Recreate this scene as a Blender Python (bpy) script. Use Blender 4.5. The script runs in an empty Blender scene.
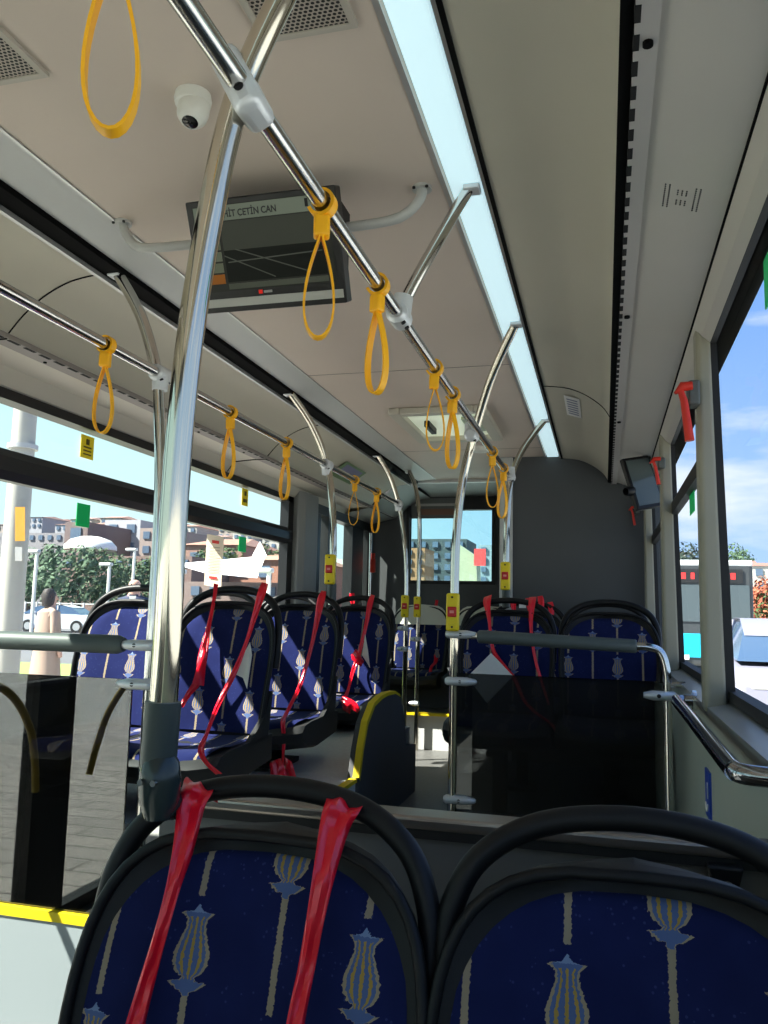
import bpy, bmesh, math, random
from mathutils import Vector, Matrix
random.seed(7)
C = bpy.context.scene.collection
CAM = Vector((0, 0, 1.22))
F = 812.15
YAW, PIT, ROL = [math.radians(a) for a in (15.216, 6.915, 1.313)]
fw = Vector((-math.sin(YAW)*math.cos(PIT), math.cos(YAW)*math.cos(PIT), math.sin(PIT)))
_r = Vector((math.cos(YAW), math.sin(YAW), 0)); _u = _r.cross(fw)
rt = math.cos(ROL)*_r + math.sin(ROL)*_u
up = -math.sin(ROL)*_r + math.cos(ROL)*_u

def ray(px, py):
    d = rt*((px-384)/F) - up*((py-512)/F) + fw
    return d/d.y
def at(px, py, y): return CAM + ray(px, py)*y
ZC = 1.22                 # camera height; floor of the low part is z = 0
XC = -.875                # centre line of the bus
LOW, HI = 0.0, .29        # floor levels
CE = ZC+1.03              # ceiling

# ------------------------------------------------------------------ materials
MATS = {}
def nodes(m):
    m.use_nodes = True
    return m.node_tree.nodes, m.node_tree.links
def mat(name, col, rough=.5, metal=0, spec=.5, noise=0, nscale=8, emit=0, coat=0, bump=0, bscale=200):
    if name in MATS: return MATS[name]
    m = bpy.data.materials.new(name); n, l = nodes(m); b = n['Principled BSDF']
    b.inputs['Base Color'].default_value = (*col, 1); b.inputs['Roughness'].default_value = rough
    b.inputs['Metallic'].default_value = metal; b.inputs['Specular IOR Level'].default_value = spec
    b.inputs['Coat Weight'].default_value = coat
    if noise:
        tc = n.new('ShaderNodeTexCoord'); t = n.new('ShaderNodeTexNoise'); t.inputs['Scale'].default_value = nscale
        t.inputs['Detail'].default_value = 4
        mx = n.new('ShaderNodeMix'); mx.data_type = 'RGBA'
        mx.inputs[6].default_value = (*[c*(1-noise) for c in col], 1); mx.inputs[7].default_value = (*[min(1, c*(1+noise)) for c in col], 1)
        l.new(tc.outputs['Object'], t.inputs['Vector']); l.new(t.outputs['Fac'], mx.inputs[0]); l.new(mx.outputs[2], b.inputs['Base Color'])
    if emit:
        b.inputs['Emission Color'].default_value = (*col, 1); b.inputs['Emission Strength'].default_value = emit
    if bump:
        tc = n.new('ShaderNodeTexCoord'); t = n.new('ShaderNodeTexNoise'); t.inputs['Scale'].default_value = bscale
        bp = n.new('ShaderNodeBump'); bp.inputs['Strength'].default_value = bump; bp.inputs['Distance'].default_value = .002
        l.new(tc.outputs['Object'], t.inputs['Vector']); l.new(t.outputs['Fac'], bp.inputs['Height']); l.new(bp.outputs['Normal'], b.inputs['Normal'])
    MATS[name] = m; return m
def glass(name, tint, gloss=.08, rough=0.0, haze=0, hazecol=(.8, .85, .85)):
    m = bpy.data.materials.new(name); n, l = nodes(m); n.remove(n['Principled BSDF']); out = n['Material Output']
    t = n.new('ShaderNodeBsdfTransparent'); t.inputs[0].default_value = (*tint, 1)
    g = n.new('ShaderNodeBsdfGlossy'); g.inputs['Roughness'].default_value = rough
    mx = n.new('ShaderNodeMixShader'); mx.inputs[0].default_value = gloss
    l.new(t.outputs[0], mx.inputs[1]); l.new(g.outputs[0], mx.inputs[2])
    last = mx
    if haze:
        d = n.new('ShaderNodeBsdfDiffuse'); d.inputs[0].default_value = (*hazecol, 1)
        m2 = n.new('ShaderNodeMixShader'); m2.inputs[0].default_value = haze
        l.new(mx.outputs[0], m2.inputs[1]); l.new(d.outputs[0], m2.inputs[2]); last = m2
    l.new(last.outputs[0], out.inputs[0]); MATS[name] = m; return m

def mathn(n, l, op, a, b=None, c=None):
    x = n.new('ShaderNodeMath'); x.operation = op
    for i, v in enumerate((a, b, c)):
        if v is None: continue
        if isinstance(v, (int, float)): x.inputs[i].default_value = v
        else: l.new(v, x.inputs[i])
    return x.outputs[0]

def fabric():
    m = bpy.data.materials.new('tulip_moquette'); n, l = nodes(m); b = n['Principled BSDF']
    M = lambda op, a, b_=None, c=None: mathn(n, l, op, a, b_, c)
    uv = n.new('ShaderNodeUVMap'); uv.uv_map = 'UVMap'
    nz = n.new('ShaderNodeTexNoise'); nz.inputs['Scale'].default_value = 260; nz.inputs['Detail'].default_value = 1
    l.new(uv.outputs[0], nz.inputs['Vector'])
    sx = n.new('ShaderNodeSeparateXYZ'); l.new(uv.outputs[0], sx.inputs[0])
    jit = M('MULTIPLY', M('SUBTRACT', nz.outputs['Fac'], .5), .005)
    CS, PV = .11, .235
    u = M('ADD', sx.outputs[0], jit); v = M('ADD', sx.outputs[1], jit)
    uc = M('DIVIDE', u, CS); i = M('FLOOR', uc)
    uu = M('ABSOLUTE', M('MULTIPLY', M('SUBTRACT', M('FRACT', uc), .5), CS))
    par = M('FRACT', M('MULTIPLY', i, .5))
    vv = M('FRACT', M('ADD', M('ADD', M('DIVIDE', v, PV), .62), par))
    t = M('DIVIDE', M('SUBTRACT', vv, .55), .43)          # 0..1 along the flower
    cr = n.new('ShaderNodeValToRGB'); l.new(t, cr.inputs[0]); r = cr.color_ramp
    r.elements[0].position = 0; r.elements[0].color = (.16,)*3+(1,)
    r.elements[1].position = 1; r.elements[1].color = (.02,)*3+(1,)
    for p, w in ((.05, .2), (.07, .5), (.15, .95), (.165, .42), (.2, .3), (.25, .62), (.34, .84), (.46, .86), (.60, .66), (.74, .47), (.83, .50), (.90, .80), (.915, .38), (.93, .2)):
        e = r.elements.new(p); e.color = (w, w, w, 1)
    w = M('MULTIPLY', cr.outputs[0], .027)
    inside = M('MULTIPLY', M('LESS_THAN', uu, w), M('MULTIPLY', M('GREATER_THAN', t, 0), M('LESS_THAN', t, 1)))
    k = M('DIVIDE', uu, M('MAXIMUM', w, .0005))
    stem = M('MULTIPLY', M('LESS_THAN', uu, .0042), M('MULTIPLY', M('LESS_THAN', vv, .565), M('GREATER_THAN', vv, .02)))
    outline = M('GREATER_THAN', k, .8)
    body = M('MULTIPLY', M('GREATER_THAN', t, .18), M('LESS_THAN', t, .86))
    gold = M('MULTIPLY', body, M('MAXIMUM', M('LESS_THAN', k, .1), M('LESS_THAN', M('ABSOLUTE', M('SUBTRACT', k, .5)), .09)))
    def mix(f, a, b_):
        x = n.new('ShaderNodeMix'); x.data_type = 'RGBA'; l.new(f, x.inputs[0])
        for q, s in ((a, 6), (b_, 7)):
            if isinstance(q, tuple): x.inputs[s].default_value = (*q, 1)
            else: l.new(q, x.inputs[s])
        return x.outputs[2]
    vo = n.new('ShaderNodeTexVoronoi'); vo.inputs['Scale'].default_value = 110; l.new(uv.outputs[0], vo.inputs['Vector'])
    n2 = n.new('ShaderNodeTexNoise'); n2.inputs['Scale'].default_value = 14; l.new(uv.outputs[0], n2.inputs['Vector'])
    speck = M('MULTIPLY', M('LESS_THAN', vo.outputs['Distance'], .17), M('GREATER_THAN', n2.outputs['Fac'], .5))
    base = mix(n2.outputs['Fac'], (.007, .0115, .062), (.014, .022, .105))
    base = mix(speck, base, (.03, .045, .14))
    fl = mix(outline, (.10, .15, .30), (.36, .29, .19)); fl = mix(gold, fl, (.42, .28, .07))
    cbud = M('GREATER_THAN', t, .905); fl = mix(cbud, fl, (.2, .27, .42))
    col = mix(stem, base, (.33, .27, .19)); col = mix(inside, col, fl)
    l.new(col, b.inputs['Base Color']); b.inputs['Roughness'].default_value = .85
    b.inputs['Sheen Weight'].default_value = .06; b.inputs['Specular IOR Level'].default_value = .1
    bp = n.new('ShaderNodeBump'); bp.inputs['Strength'].default_value = .25; bp.inputs['Distance'].default_value = .001
    l.new(nz.outputs['Fac'], bp.inputs['Height']); l.new(bp.outputs['Normal'], b.inputs['Normal'])
    MATS['fabric'] = m; return m
FAB = fabric()

def dots(name, col, hole, cs, r, coord='Object', axes=(0, 1)):
    m = bpy.data.materials.new(name); n, l = nodes(m); b = n['Principled BSDF']
    M = lambda op, a, b_=None, c=None: mathn(n, l, op, a, b_, c)
    tc = n.new('ShaderNodeTexCoord'); s = n.new('ShaderNodeSeparateXYZ'); l.new(tc.outputs[coord], s.inputs[0])
    v = M('DIVIDE', s.outputs[axes[1]], cs*.866); row = M('FRACT', M('MULTIPLY', M('FLOOR', v), .5))
    u = M('ADD', M('DIVIDE', s.outputs[axes[0]], cs), row)
    du = M('SUBTRACT', M('FRACT', u), .5); dv = M('SUBTRACT', M('FRACT', v), .5)
    d = M('ADD', M('MULTIPLY', du, du), M('MULTIPLY', dv, dv))
    f = M('LESS_THAN', d, r*r)
    x = n.new('ShaderNodeMix'); x.data_type = 'RGBA'; x.inputs[6].default_value = (*col, 1); x.inputs[7].default_value = (*hole, 1)
    l.new(f, x.inputs[0]); l.new(x.outputs[2], b.inputs['Base Color']); b.inputs['Roughness'].default_value = .6
    MATS[name] = m; return m

BEIGE = mat('ceiling_beige', (.66, .565, .49), .55, noise=.06, nscale=3)
COVE = mat('cove_olive', (.52, .49, .405), .55, noise=.05, nscale=2)
SIDEP = mat('side_panel_grey', (.58, .55, .50), .5, noise=.04, nscale=4)
ALU = mat('aluminium', (.60, .60, .60), .38, .7)
TRACK = mat('black_track', (.003, .003, .003), .8, spec=.1)
STEEL = mat('polished_steel', (.70, .68, .64), .12, 1)
RAILM = mat('rail_steel', (.62, .60, .58), .18, 1)
WARM = mat('pole_steel', (.62, .575, .49), .09, 1)
PAINT = mat('bracket_paint', (.52, .52, .50), .4)
CLAMP = mat('clamp_silver', (.66, .68, .70), .38, .35)
YEL = mat('strap_yellow', (1.0, .50, .008), .45, coat=.1)
YBOX = mat('button_yellow', (.85, .66, .01), .4)
RED = mat('signal_red', (.55, .01, .01), .35)
TAPE = mat('tape_red', (.85, .006, .028), .3, coat=.35, bump=.6, bscale=60)
BLK = mat('black_plastic', (.008, .008, .009), .45, spec=.3)
BLKR = mat('black_rubber', (.008, .008, .008), .6)
SHELL = mat('seat_shell_grey', (.028, .030, .031), .5, spec=.3)
DGREY = mat('dark_grey_panel', (.070, .075, .080), .6, noise=.08, nscale=5)
MGREY = mat('mid_grey_panel', (.15, .15, .145), .5, noise=.05, nscale=5)
LGREY = mat('light_grey_panel', (.55, .56, .55), .5, noise=.03, nscale=4)
WALLG = mat('wall_laminate', (.42, .45, .41), .55, noise=.06, nscale=6)
PILL = mat('pillar_greige', (.30, .285, .22), .5, noise=.05, nscale=6)
CUFF = mat('cuff_grey_green', (.045, .062, .058), .4)
PADM = mat('pad_grey_green', (.085, .105, .10), .5)
FLOORM = mat('floor_vinyl', (.125, .125, .12), .45, noise=.25, nscale=60)
PODM = mat('podium_vinyl', (.66, .66, .63), .5, noise=.15, nscale=60)
YEDGE = mat('edge_yellow', (.75, .56, .01), .5)
WHITE = mat('white_plastic', (.75, .75, .70), .4)
CREAM = mat('cream_tone', (.80, .78, .68), .7)  # paper scraps, and sunlight painted on the rear seat tops
PAPER = mat('paper_white', (.80, .79, .76), .8)
PAPERC = mat('paper_cream', (.75, .63, .50), .8)
GREEN = mat('sticker_green', (.0, .30, .08), .4, emit=.35)  # emission paints daylight shining through the sticker; it is no lamp
BLUE = mat('sticker_blue', (.02, .07, .45), .4)
INK = mat('ink_dark', (.02, .02, .025), .5)
INKR = mat('ink_red', (.6, .03, .02), .5)
SLOT = mat('slot_black', (.003, .003, .003), .8)
PERF = dots('perforated_metal', (.42, .37, .32), (.006, .006, .006), .0095, .36)
WG = glass('window_glass', (.93, .97, .96), .05)
WGL = glass('hazy_window_glass', (.96, 1, 1), .04, haze=.09, hazecol=(.85, .95, .97))  # diffuse veil paints the bright outdoor haze into the pane
TINT = glass('smoked_glass', (.32, .335, .34), .14)
TINTL = glass('smoked_glass_reflective', (.20, .205, .21), .15)

# ------------------------------------------------------------------ mesh tools
class MB:
    def __init__(s): s.v = []; s.f = []; s.m = []; s.mi = 0; s.uv = {}
    def add(s, vs, fs):
        o = len(s.v); s.v += [tuple(x) for x in vs]
        for f in fs: s.f.append(tuple(i+o for i in f)); s.m.append(s.mi)
        return s
    def box(s, a, b, M=None):
        x0, y0, z0 = a; x1, y1, z1 = b
        vs = [(x, y, z) for z in (z0, z1) for y in (y0, y1) for x in (x0, x1)]
        if M is not None: vs = [M @ Vector(v) for v in vs]
        return s.add(vs, [(0, 2, 3, 1), (4, 5, 7, 6), (0, 1, 5, 4), (2, 6, 7, 3), (0, 4, 6, 2), (1, 3, 7, 5)])
    def tube(s, pts, r, n=12, cap=True, squash=1):
        pts = [Vector(p) for p in pts]; N = len(pts)
        rs = r if isinstance(r, (list, tuple)) else [r]*N
        prev = None; vs = []; fs = []
        for i, p in enumerate(pts):
            t = (pts[min(i+1, N-1)]-pts[max(i-1, 0)]).normalized()
            if prev is None:
                a = Vector((0, 0, 1)) if abs(t.z) < .9 else Vector((1, 0, 0)); e = t.cross(a).normalized()
            else:
                e = (prev - t*prev.dot(t)).normalized()
            prev = e; g = t.cross(e)
            for k in range(n):
                a = 2*math.pi*k/n; vs.append(p + (e*math.cos(a) + g*math.sin(a)*squash)*rs[i])
        for i in range(N-1):
            for k in range(n):
                k2 = (k+1) % n; fs.append((i*n+k, i*n+k2, (i+1)*n+k2, (i+1)*n+k))
        if cap: fs += [tuple(range(n-1, -1, -1)), tuple((N-1)*n+k for k in range(n))]
        return s.add(vs, fs)
    def grid(s, rows, closed=False):
        R = len(rows); K = len(rows[0]); vs = [p for row in rows for p in row]; fs = []
        for i in range(R-1):
            for j in range(K if closed else K-1):
                j2 = (j+1) % K; fs.append((i*K+j, i*K+j2, (i+1)*K+j2, (i+1)*K+j))
        return s.add(vs, fs)
    def lathe(s, prof, M=None, n=24):
        rows = [[(r*math.cos(2*math.pi*k/n), r*math.sin(2*math.pi*k/n), z) for k in range(n)] for r, z in prof]
        if M is not None: rows = [[M @ Vector(p) for p in row] for row in rows]
        return s.grid(rows, True)
    def prism(s, poly, h0, h1, axis='x'):
        n = len(poly)
        def P(a, b, h): return (h, a, b) if axis == 'x' else ((a, h, b) if axis == 'y' else (a, b, h))
        vs = [P(a, b, h0) for a, b in poly] + [P(a, b, h1) for a, b in poly]
        fs = [tuple(range(n)), tuple(range(2*n-1, n-1, -1))]+[(i, i+n, (i+1) % n+n, (i+1) % n) for i in range(n)]
        return s.add(vs, fs)
    def build(s, name, m, parent=None, smooth=True, sharp=True, bevel=0, loc=None, recalc=True):
        me = bpy.data.meshes.new(name); me.from_pydata(s.v, [], s.f)
        for x in (m if isinstance(m, (list, tuple)) else [m]): me.materials.append(x)
        me.polygons.foreach_set('material_index', s.m)
        if recalc:
            bm = bmesh.new(); bm.from_mesh(me); bmesh.ops.recalc_face_normals(bm, faces=bm.faces); bm.to_mesh(me); bm.free()
        if smooth:
            me.polygons.foreach_set('use_smooth', [True]*len(me.polygons))
            if sharp: me.set_sharp_from_angle(angle=math.radians(38))
        o = bpy.data.objects.new(name, me); C.objects.link(o)
        if loc is not None:
            me.transform(Matrix.Translation(-Vector(loc))); o.location = loc
        if parent is not None: put(o, parent)
        if bevel:
            b = o.modifiers.new('bevel', 'BEVEL'); b.width = bevel; b.segments = 3; b.limit_method = 'ANGLE'; b.harden_normals = False
        return o
def put(o, parent):
    """parent o, its mesh coordinates being given in world space while the parent sits at its own place"""
    o.parent = parent
    if parent.get('_world'):
        o.matrix_parent_inverse = parent_world(parent).inverted()
def parent_world(p):
    M = p.matrix_basis.copy()
    if p.parent: M = parent_world(p.parent) @ p.matrix_parent_inverse @ M
    return M
def basis(o):
    return Matrix.Translation(o.location) @ o.rotation_euler.to_matrix().to_4x4()
def tag(o, label=None, cat=None, group=None, kind=None):
    if label: o['label'] = label
    if cat: o['category'] = cat
    if group: o['group'] = group
    if kind: o['kind'] = kind
    return o
def empty(name, loc, label, cat, group=None, rz=0, world=True):
    o = bpy.data.objects.new(name, None); C.objects.link(o); o.location = loc; o.rotation_euler = (0, 0, rz)
    o.empty_display_size = .05
    if world: o['_world'] = 1
    return tag(o, label, cat, group)
def wput(o, parent):
    o.parent = parent; o.matrix_parent_inverse = basis(parent).inverted(); return o
def sub(o, parent):
    """third level: parent is a part whose basis is identity in the world"""
    o.parent = parent
    M = basis(parent)
    if parent.parent: M = basis(parent.parent) @ parent.matrix_parent_inverse @ M
    o.matrix_parent_inverse = M.inverted(); return o
def struct(name, mb, m, **k):
    o = mb.build(name, m, **k); o['kind'] = 'structure'; return o
def copy_tree(o, parent=None):
    c = o.copy(); C.objects.link(c)
    if parent is not None:
        c.parent = parent; c.matrix_parent_inverse = o.matrix_parent_inverse.copy()
    for ch in [x for x in bpy.data.objects if x.parent == o]: copy_tree(ch, c)
    return c
def smoothpath(pts, n=8):
    pts = [Vector(p) for p in pts]; out = []
    for i in range(len(pts)-1):
        p0 = pts[max(i-1, 0)]; p1 = pts[i]; p2 = pts[i+1]; p3 = pts[min(i+2, len(pts)-1)]
        for k in range(n):
            t = k/n; out.append(.5*((2*p1)+(p2-p0)*t+(2*p0-5*p1+4*p2-p3)*t*t+(3*p1-p0-3*p2+p3)*t**3))
    out.append(pts[-1]); return out
def text(body, size, M, m, parent, name='lettering', ext=.0005, align='LEFT', off=0):
    cu = bpy.data.curves.new(name, 'FONT'); cu.body = body; cu.size = size; cu.extrude = ext; cu.align_x = align; cu.offset = off
    t = bpy.data.objects.new('t', cu); C.objects.link(t); bpy.context.view_layer.update()
    me = bpy.data.meshes.new_from_object(t.evaluated_get(bpy.context.evaluated_depsgraph_get()))
    bpy.data.objects.remove(t); me.transform(M); me.materials.clear(); me.materials.append(m)
    o = bpy.data.objects.new(name, me); C.objects.link(o)
    if parent is not None: wput(o, parent)
    return o
def frame3(o, x, y, z):   # matrix with columns
    return Matrix(((x[0], y[0], z[0], o[0]), (x[1], y[1], z[1], o[1]), (x[2], y[2], z[2], o[2]), (0, 0, 0, 1)))

Z = lambda r: ZC+r
Y0, Y1 = -2.8, 7.0
XL, XR = -2.05, .30

# ------------------------------------------------------------------ shell of the bus
# floor
struct('floor', MB().box((XL-.1, Y0, -.05), (XR+.1, 2.115, LOW)).box((XL-.1, 2.115, -.05), (XR+.1, 5.55, HI))
       .box((XL-.1, 5.55, -.05), (XR+.1, Y1, Z(-.69))), FLOORM, smooth=False)
struct('trim_1', MB().box((-1.35, 5.5, Z(-.70)), (XR, 5.565, Z(-.685))), YEDGE, smooth=False)
struct('trim_2', MB().box((-1.35, 5.545, HI), (XR, 5.551, Z(-.70))), LGREY, smooth=False)
# ceiling
struct('ceiling', MB().box((-1.27, Y0, CE), (-.36, 6.2, CE+.05)), BEIGE, smooth=False)
struct('trim_3', MB().box((-1.272, Y0, CE-.004), (-1.262, 6.2, CE)).box((-.372, Y0, CE-.003), (-.36, 6.2, CE)), ALU, smooth=False)
# ceiling strips
struct('trim_4', MB().prism([(-1.405, CE-.012), (-1.27, CE-.004), (-1.27, CE+.02), (-1.405, CE+.02)], Y0, 6.2, 'y'), mat('alu_light', (.50, .51, .50), .4), smooth=False)
struct('trim_5', MB().box((-1.475, Y0, CE-.026), (-1.410, 6.2, CE+.02)), TRACK, smooth=False)
struct('trim_6', MB().box((-1.488, Y0, CE-.040), (-1.474, 6.2, CE-.02)).box((-.272, Y0, CE-.014), (-.262, 5.35, CE+.02)), ALU, smooth=False)
struct('trim_7', MB().box((-.262, Y0, CE-.02), (-.252, 5.35, CE+.02)), TRACK, smooth=False)
LED = mat('led_diffuser', (.60, .80, .86), .5, emit=.62)
led = MB()
led.box((-.352, Y0, CE-.004), (-.279, 5.35, CE+.02))
o = led.build('ceiling_light', LED, smooth=False); tag(o, 'long pale blue-white light strip running down the ceiling above the main rail', 'light')
# coves
def covepts(s):
    P = [(-1.485, 1.0), (-1.58, .985), (-1.67, .945), (-1.74, .89), (-1.79, .835)]
    if s > 0: P = [(-.252, 1.015), (-.15, 1.0), (-.07, .965), (-.0, .91), (.032, .862)]
    return smoothpath([(x, 0, Z(z)) for x, z in P], 5)
for s, yend in ((-1, 6.2), (1, 5.35)):
    pts = covepts(s)
    m = MB(); m.grid([[(p.x, y, p.z) for p in pts] for y in (Y0, yend)])
    struct('trim_8' if s < 0 else 'trim_9', m, COVE)
seam = MB()
for y, s, ye in ((2.06, -1, 0), (4.1, -1, 0), (3.6, 1, 0)):
    seam.tube([(p.x, y, p.z-.001) for p in covepts(s)], .0025, 6)
struct('trim_10', seam, TRACK)
# side panels under the coves
m = MB(); m.grid([[(x, y, Z(z)) for x, z in ((-1.79, .835), (-1.82, .825), (-1.99, .81), (-2.03, .755), (-2.05, .75))] for y in (Y0, 7.0)])
struct('trim_11', m, mat('side_panel_left', (.62, .58, .50), .5), smooth=False)
m = MB(); m.grid([[(x, y, Z(z)) for x, z in ((.05, .862), (.075, .85), (.24, .80), (.265, .765), (.287, .745))] for y in (Y0, 5.35)])
struct('trim_12', m, SIDEP, smooth=False)
struct('trim_13', MB().box((.03, Y0, Z(.848)), (.052, 5.35, Z(.88))), TRACK, smooth=False)
m = MB(); m.box((.05, Y0, Z(.838)), (.085, 5.35, Z(.866)))
struct('trim_14', m, mat('alu_soft', (.52, .49, .46), .45, .2), smooth=False)
m = MB()
y = .6
while y < 5.3:
    m.box((.049, y, Z(.837)), (.058, y+.035, Z(.848))); y += .06
struct('trim_15', m, SLOT, smooth=False)
struct('trim_16', MB().box((-1.86, Y0, Z(.818)), (-1.792, 6.9, Z(.84))), mat('perf_band', (.30, .27, .25), .5), smooth=False)
m = MB(); y = .8
while y < 6.9:
    m.box((-1.808, y, Z(.8165)), (-1.796, y+.05, Z(.819))); y += .075
struct('trim_17', m, SLOT, smooth=False)
m = MB(); 
for y in (2.06, 4.1): m.tube([(-1.795, y, Z(.817)), (-1.86, y, Z(.816)), (-1.99, y, Z(.807)), (-2.03, y, Z(.753))], .003, 6)
m.tube([(.242, Y0, Z(.797)), (.242, 5.35, Z(.797))], .003, 6)
for x, y in ((.07, 1.16), (.07, 2.3), (.07, 3.6)): m.tube([(x, y, Z(.838)), (x, y, Z(.832))], .008, 10)
for y in (1.7, 1.95, 2.3, 2.6, 3.4, 3.9): m.tube([(-1.84, y, Z(.818)), (-1.84, y, Z(.814))], .006, 8)
struct('trim_18', m, TRACK)
# roof skin so that no daylight leaks in
struct('trim_19', MB().grid([[(x, y, z) for x, z in ((XL-.055, Z(.765)), (XL-.05, Z(1.0)), (-1.7, Z(1.15)), (-.1, Z(1.15)), (XR+.03, Z(1.0)), (XR+.05, Z(.75)))] for y in (Y0, 7.3)]), DGREY, smooth=False)

# right wall
SR = -.215
struct('wall_right', MB().box((.264, Y0, -.05), (.38, 5.35, Z(SR-.03))), WALLG, smooth=False)
m = MB().prism([(.256, Z(SR-.04)), (.256, Z(SR-.015)), (.33, Z(SR)), (.38, Z(SR)), (.38, Z(SR-.04))], Y0, 5.35, 'y')
struct('trim_20', m, mat('sill_alu', (.42, .42, .41), .35, .5), smooth=False)
struct('window_1', MB().add([(.328, Y0, Z(SR)), (.328, 7.0, Z(SR)), (.296, 7.0, Z(.77)), (.296, Y0, Z(.77))], [(0, 1, 2, 3)]), WG, smooth=False)
m = MB().box((.31, Y0, Z(SR)), (.345, 5.35, Z(SR+.028))).box((.286, Y0, Z(.745)), (.302, 5.35, Z(.80)))
for y in (2.30, 3.68, 5.2): m.add([(x+dx, yy, zz) for zz, dx in ((Z(SR), 0), (Z(.76), -.022)) for x, yy in ((.300, y), (.326, y), (.326, y+.07), (.300, y+.07))], [(0, 1, 2, 3), (7, 6, 5, 4), (0, 4, 5, 1), (1, 5, 6, 2), (2, 6, 7, 3), (3, 7, 4, 0)])
m.box((.285, 2.37, Z(.44)), (.312, 5.3, Z(.49)))
struct('trim_21', m, BLKR, smooth=False)
for i, y in enumerate((2.30, 3.68, 5.2)):
    xi = .25 if i == 0 else .242
    base = [(xi, y+.01), (xi+.007, y-.005), (.304, y-.005), (.31, y+.07), (xi, y+.07)]
    p = MB().add([(x-(.018 if k and x > .29 else 0), yy, zz) for k, zz in enumerate((Z(SR-.03), Z(.80))) for x, yy in base],
                 [(0, 1, 2, 3, 4), (9, 8, 7, 6, 5)]+[(i2, (i2+1) % 5, (i2+1) % 5+5, i2+5) for i2 in range(5)])
    struct('trim_%d' % (22+i), p, PILL, smooth=False, bevel=.008)
# right panel marks
o = MB().box((.258, 2.32, Z(-.52)), (.265, 2.41, Z(-.40))).build('wheelchair_sticker', BLUE, smooth=False)
tag(o, 'small blue and white pictogram sticker on the grey wall under the right window', 'sticker')
mk = MB().box((.2565, 2.345, Z(-.445)), (.2585, 2.36, Z(-.43))).box((.2565, 2.345, Z(-.47)), (.2585, 2.355, Z(-.445))).box((.2585, 2.355, Z(-.478)), (.2585, 2.385, Z(-.47))).tube([(.2575, 2.37+.02*math.cos(a), Z(-.485)+.02*math.sin(a)) for a in [math.pi*(1+.1*k) for k in range(11)]], .003, 6)
mk.build('pictogram', WHITE, o, smooth=False)

# left wall
SL = -.33
WT = .745
m = MB()
m.box((XL-.1, 2.05, -.05), (XL, 5.45, Z(SL)))
m.box((XL-.1, Y0, -.05), (XL, .35, Z(SL)))
struct('wall_left', m, WALLG, smooth=False)
m = MB()
m.box((XL-.08, 2.05, Z(SL)), (XL+.03, 5.2, Z(SL+.035))); m.box((XL-.06, Y0, Z(WT-.03)), (XL+.01, 5.4, Z(.80)))
m.prism([(XL-.04, Z(.43)), (XL+.0, Z(.43)), (XL+.02, Z(.46)), (XL+.02, Z(.51)), (XL, Z(.54)), (XL-.04, Z(.54))], 2.05, 5.13, 'y')
m.box((XL-.05, 5.06, Z(SL)), (XL+.01, 5.16, Z(.78)))
m.box((XL-.05, 2.0, Z(SL)), (XL+.01, 2.1, Z(.78)))
struct('trim_25', m, mat('window_frame_black', (.010, .010, .011), .35), smooth=False)
struct('trim_26', MB().box((XL-.0, 2.1, Z(SL+.03)), (XL+.05, 5.1, Z(SL+.042))), LGREY, smooth=False)
struct('window_2', MB().add([(XL-.043, 2.05, Z(SL)), (XL-.043, 5.13, Z(SL)), (XL-.043, 5.13, Z(.78)), (XL-.043, 2.05, Z(.78))], [(0, 1, 2, 3)]), WGL, smooth=False)
struct('window_3', MB().box((XL-.045, Y0, Z(SL)), (XL-.041, .35, Z(.78))), WG, smooth=False)
p = MB().prism([(XL-.05, 5.16), (XL+.05, 5.14), (XL+.08, 5.2), (XL+.08, 5.46), (XL-.05, 5.46)], HI, Z(.80), 'z')
struct('trim_27', p, mat('pillar_left', (.30, .31, .30), .5), smooth=False, bevel=.01)
# rear door (far left) with black frame and glass
d = MB()
for a, b in ((5.46, 5.68), (5.86, 6.02), (6.48, 6.80), (6.94, 7.02)): d.box((XL-.06, a, HI-.2), (XL+.02, b, Z(.80)))
d.box((XL-.06, 5.46, Z(.70)), (XL+.03, 7.0, Z(.80)))
do = struct('door_1', d, mat('door_black', (.012, .013, .014), .4), smooth=False)
g = MB().box((XL-.03, 5.5, HI-.2), (XL-.026, 6.98, Z(.7))).build('pane', WG, smooth=False); sub(g, do)
g = MB().tube([(XL+.06, 6.93, Z(-.6)), (XL+.06, 6.9, Z(.68))], .017, 12).build('door_handle', STEEL); sub(g, do)
# middle door (left, beside the near partition) with glass leaves
d = MB()
for a, b in ((.35, .43), (1.30, 1.52), (1.98, 2.06)): d.box((XL-.06, a, -.1), (XL+.0, b, Z(.78)))
d.box((XL-.06, .35, -.1), (XL, 2.06, .05)); d.box((XL-.06, .35, Z(.62)), (XL+.02, 2.06, Z(.80)))
do = struct('door_2', d, mat('door_black', (.012, .013, .014), .4), smooth=False)
g = MB().box((XL-.03, .4, 0), (XL-.026, 2.0, Z(.65))).build('pane', WG, smooth=False); sub(g, do)
for y0, s in ((1.22, -1), (1.60, 1)):
    pts = smoothpath([(XL+.05, y0-.03*s, Z(-.68)), (XL+.06, y0, Z(-.56)), (XL+.07, y0+.06*s, Z(-.43)), (XL+.08, y0+.2*s, Z(-.30)), (XL+.05, y0+.42*s, Z(-.22))], 8)
    g = MB().tube(pts, .014, 10).build('door_handle', mat('handle_yellow', (.5, .35, .05), .4)); sub(g, do)
# front end behind the camera: bulkhead with a windscreen
m = MB().box((XL-.1, Y0-.05, -.05), (XR+.1, Y0, .75)).box((XL-.1, Y0-.05, Z(.75)), (XR+.1, Y0, Z(1.15)))
struct('wall_front', m, DGREY, smooth=False)
struct('window_4', MB().box((XL-.05, Y0-.03, .7), (XR+.05, Y0-.026, Z(.8))), WG, smooth=False)

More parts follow.
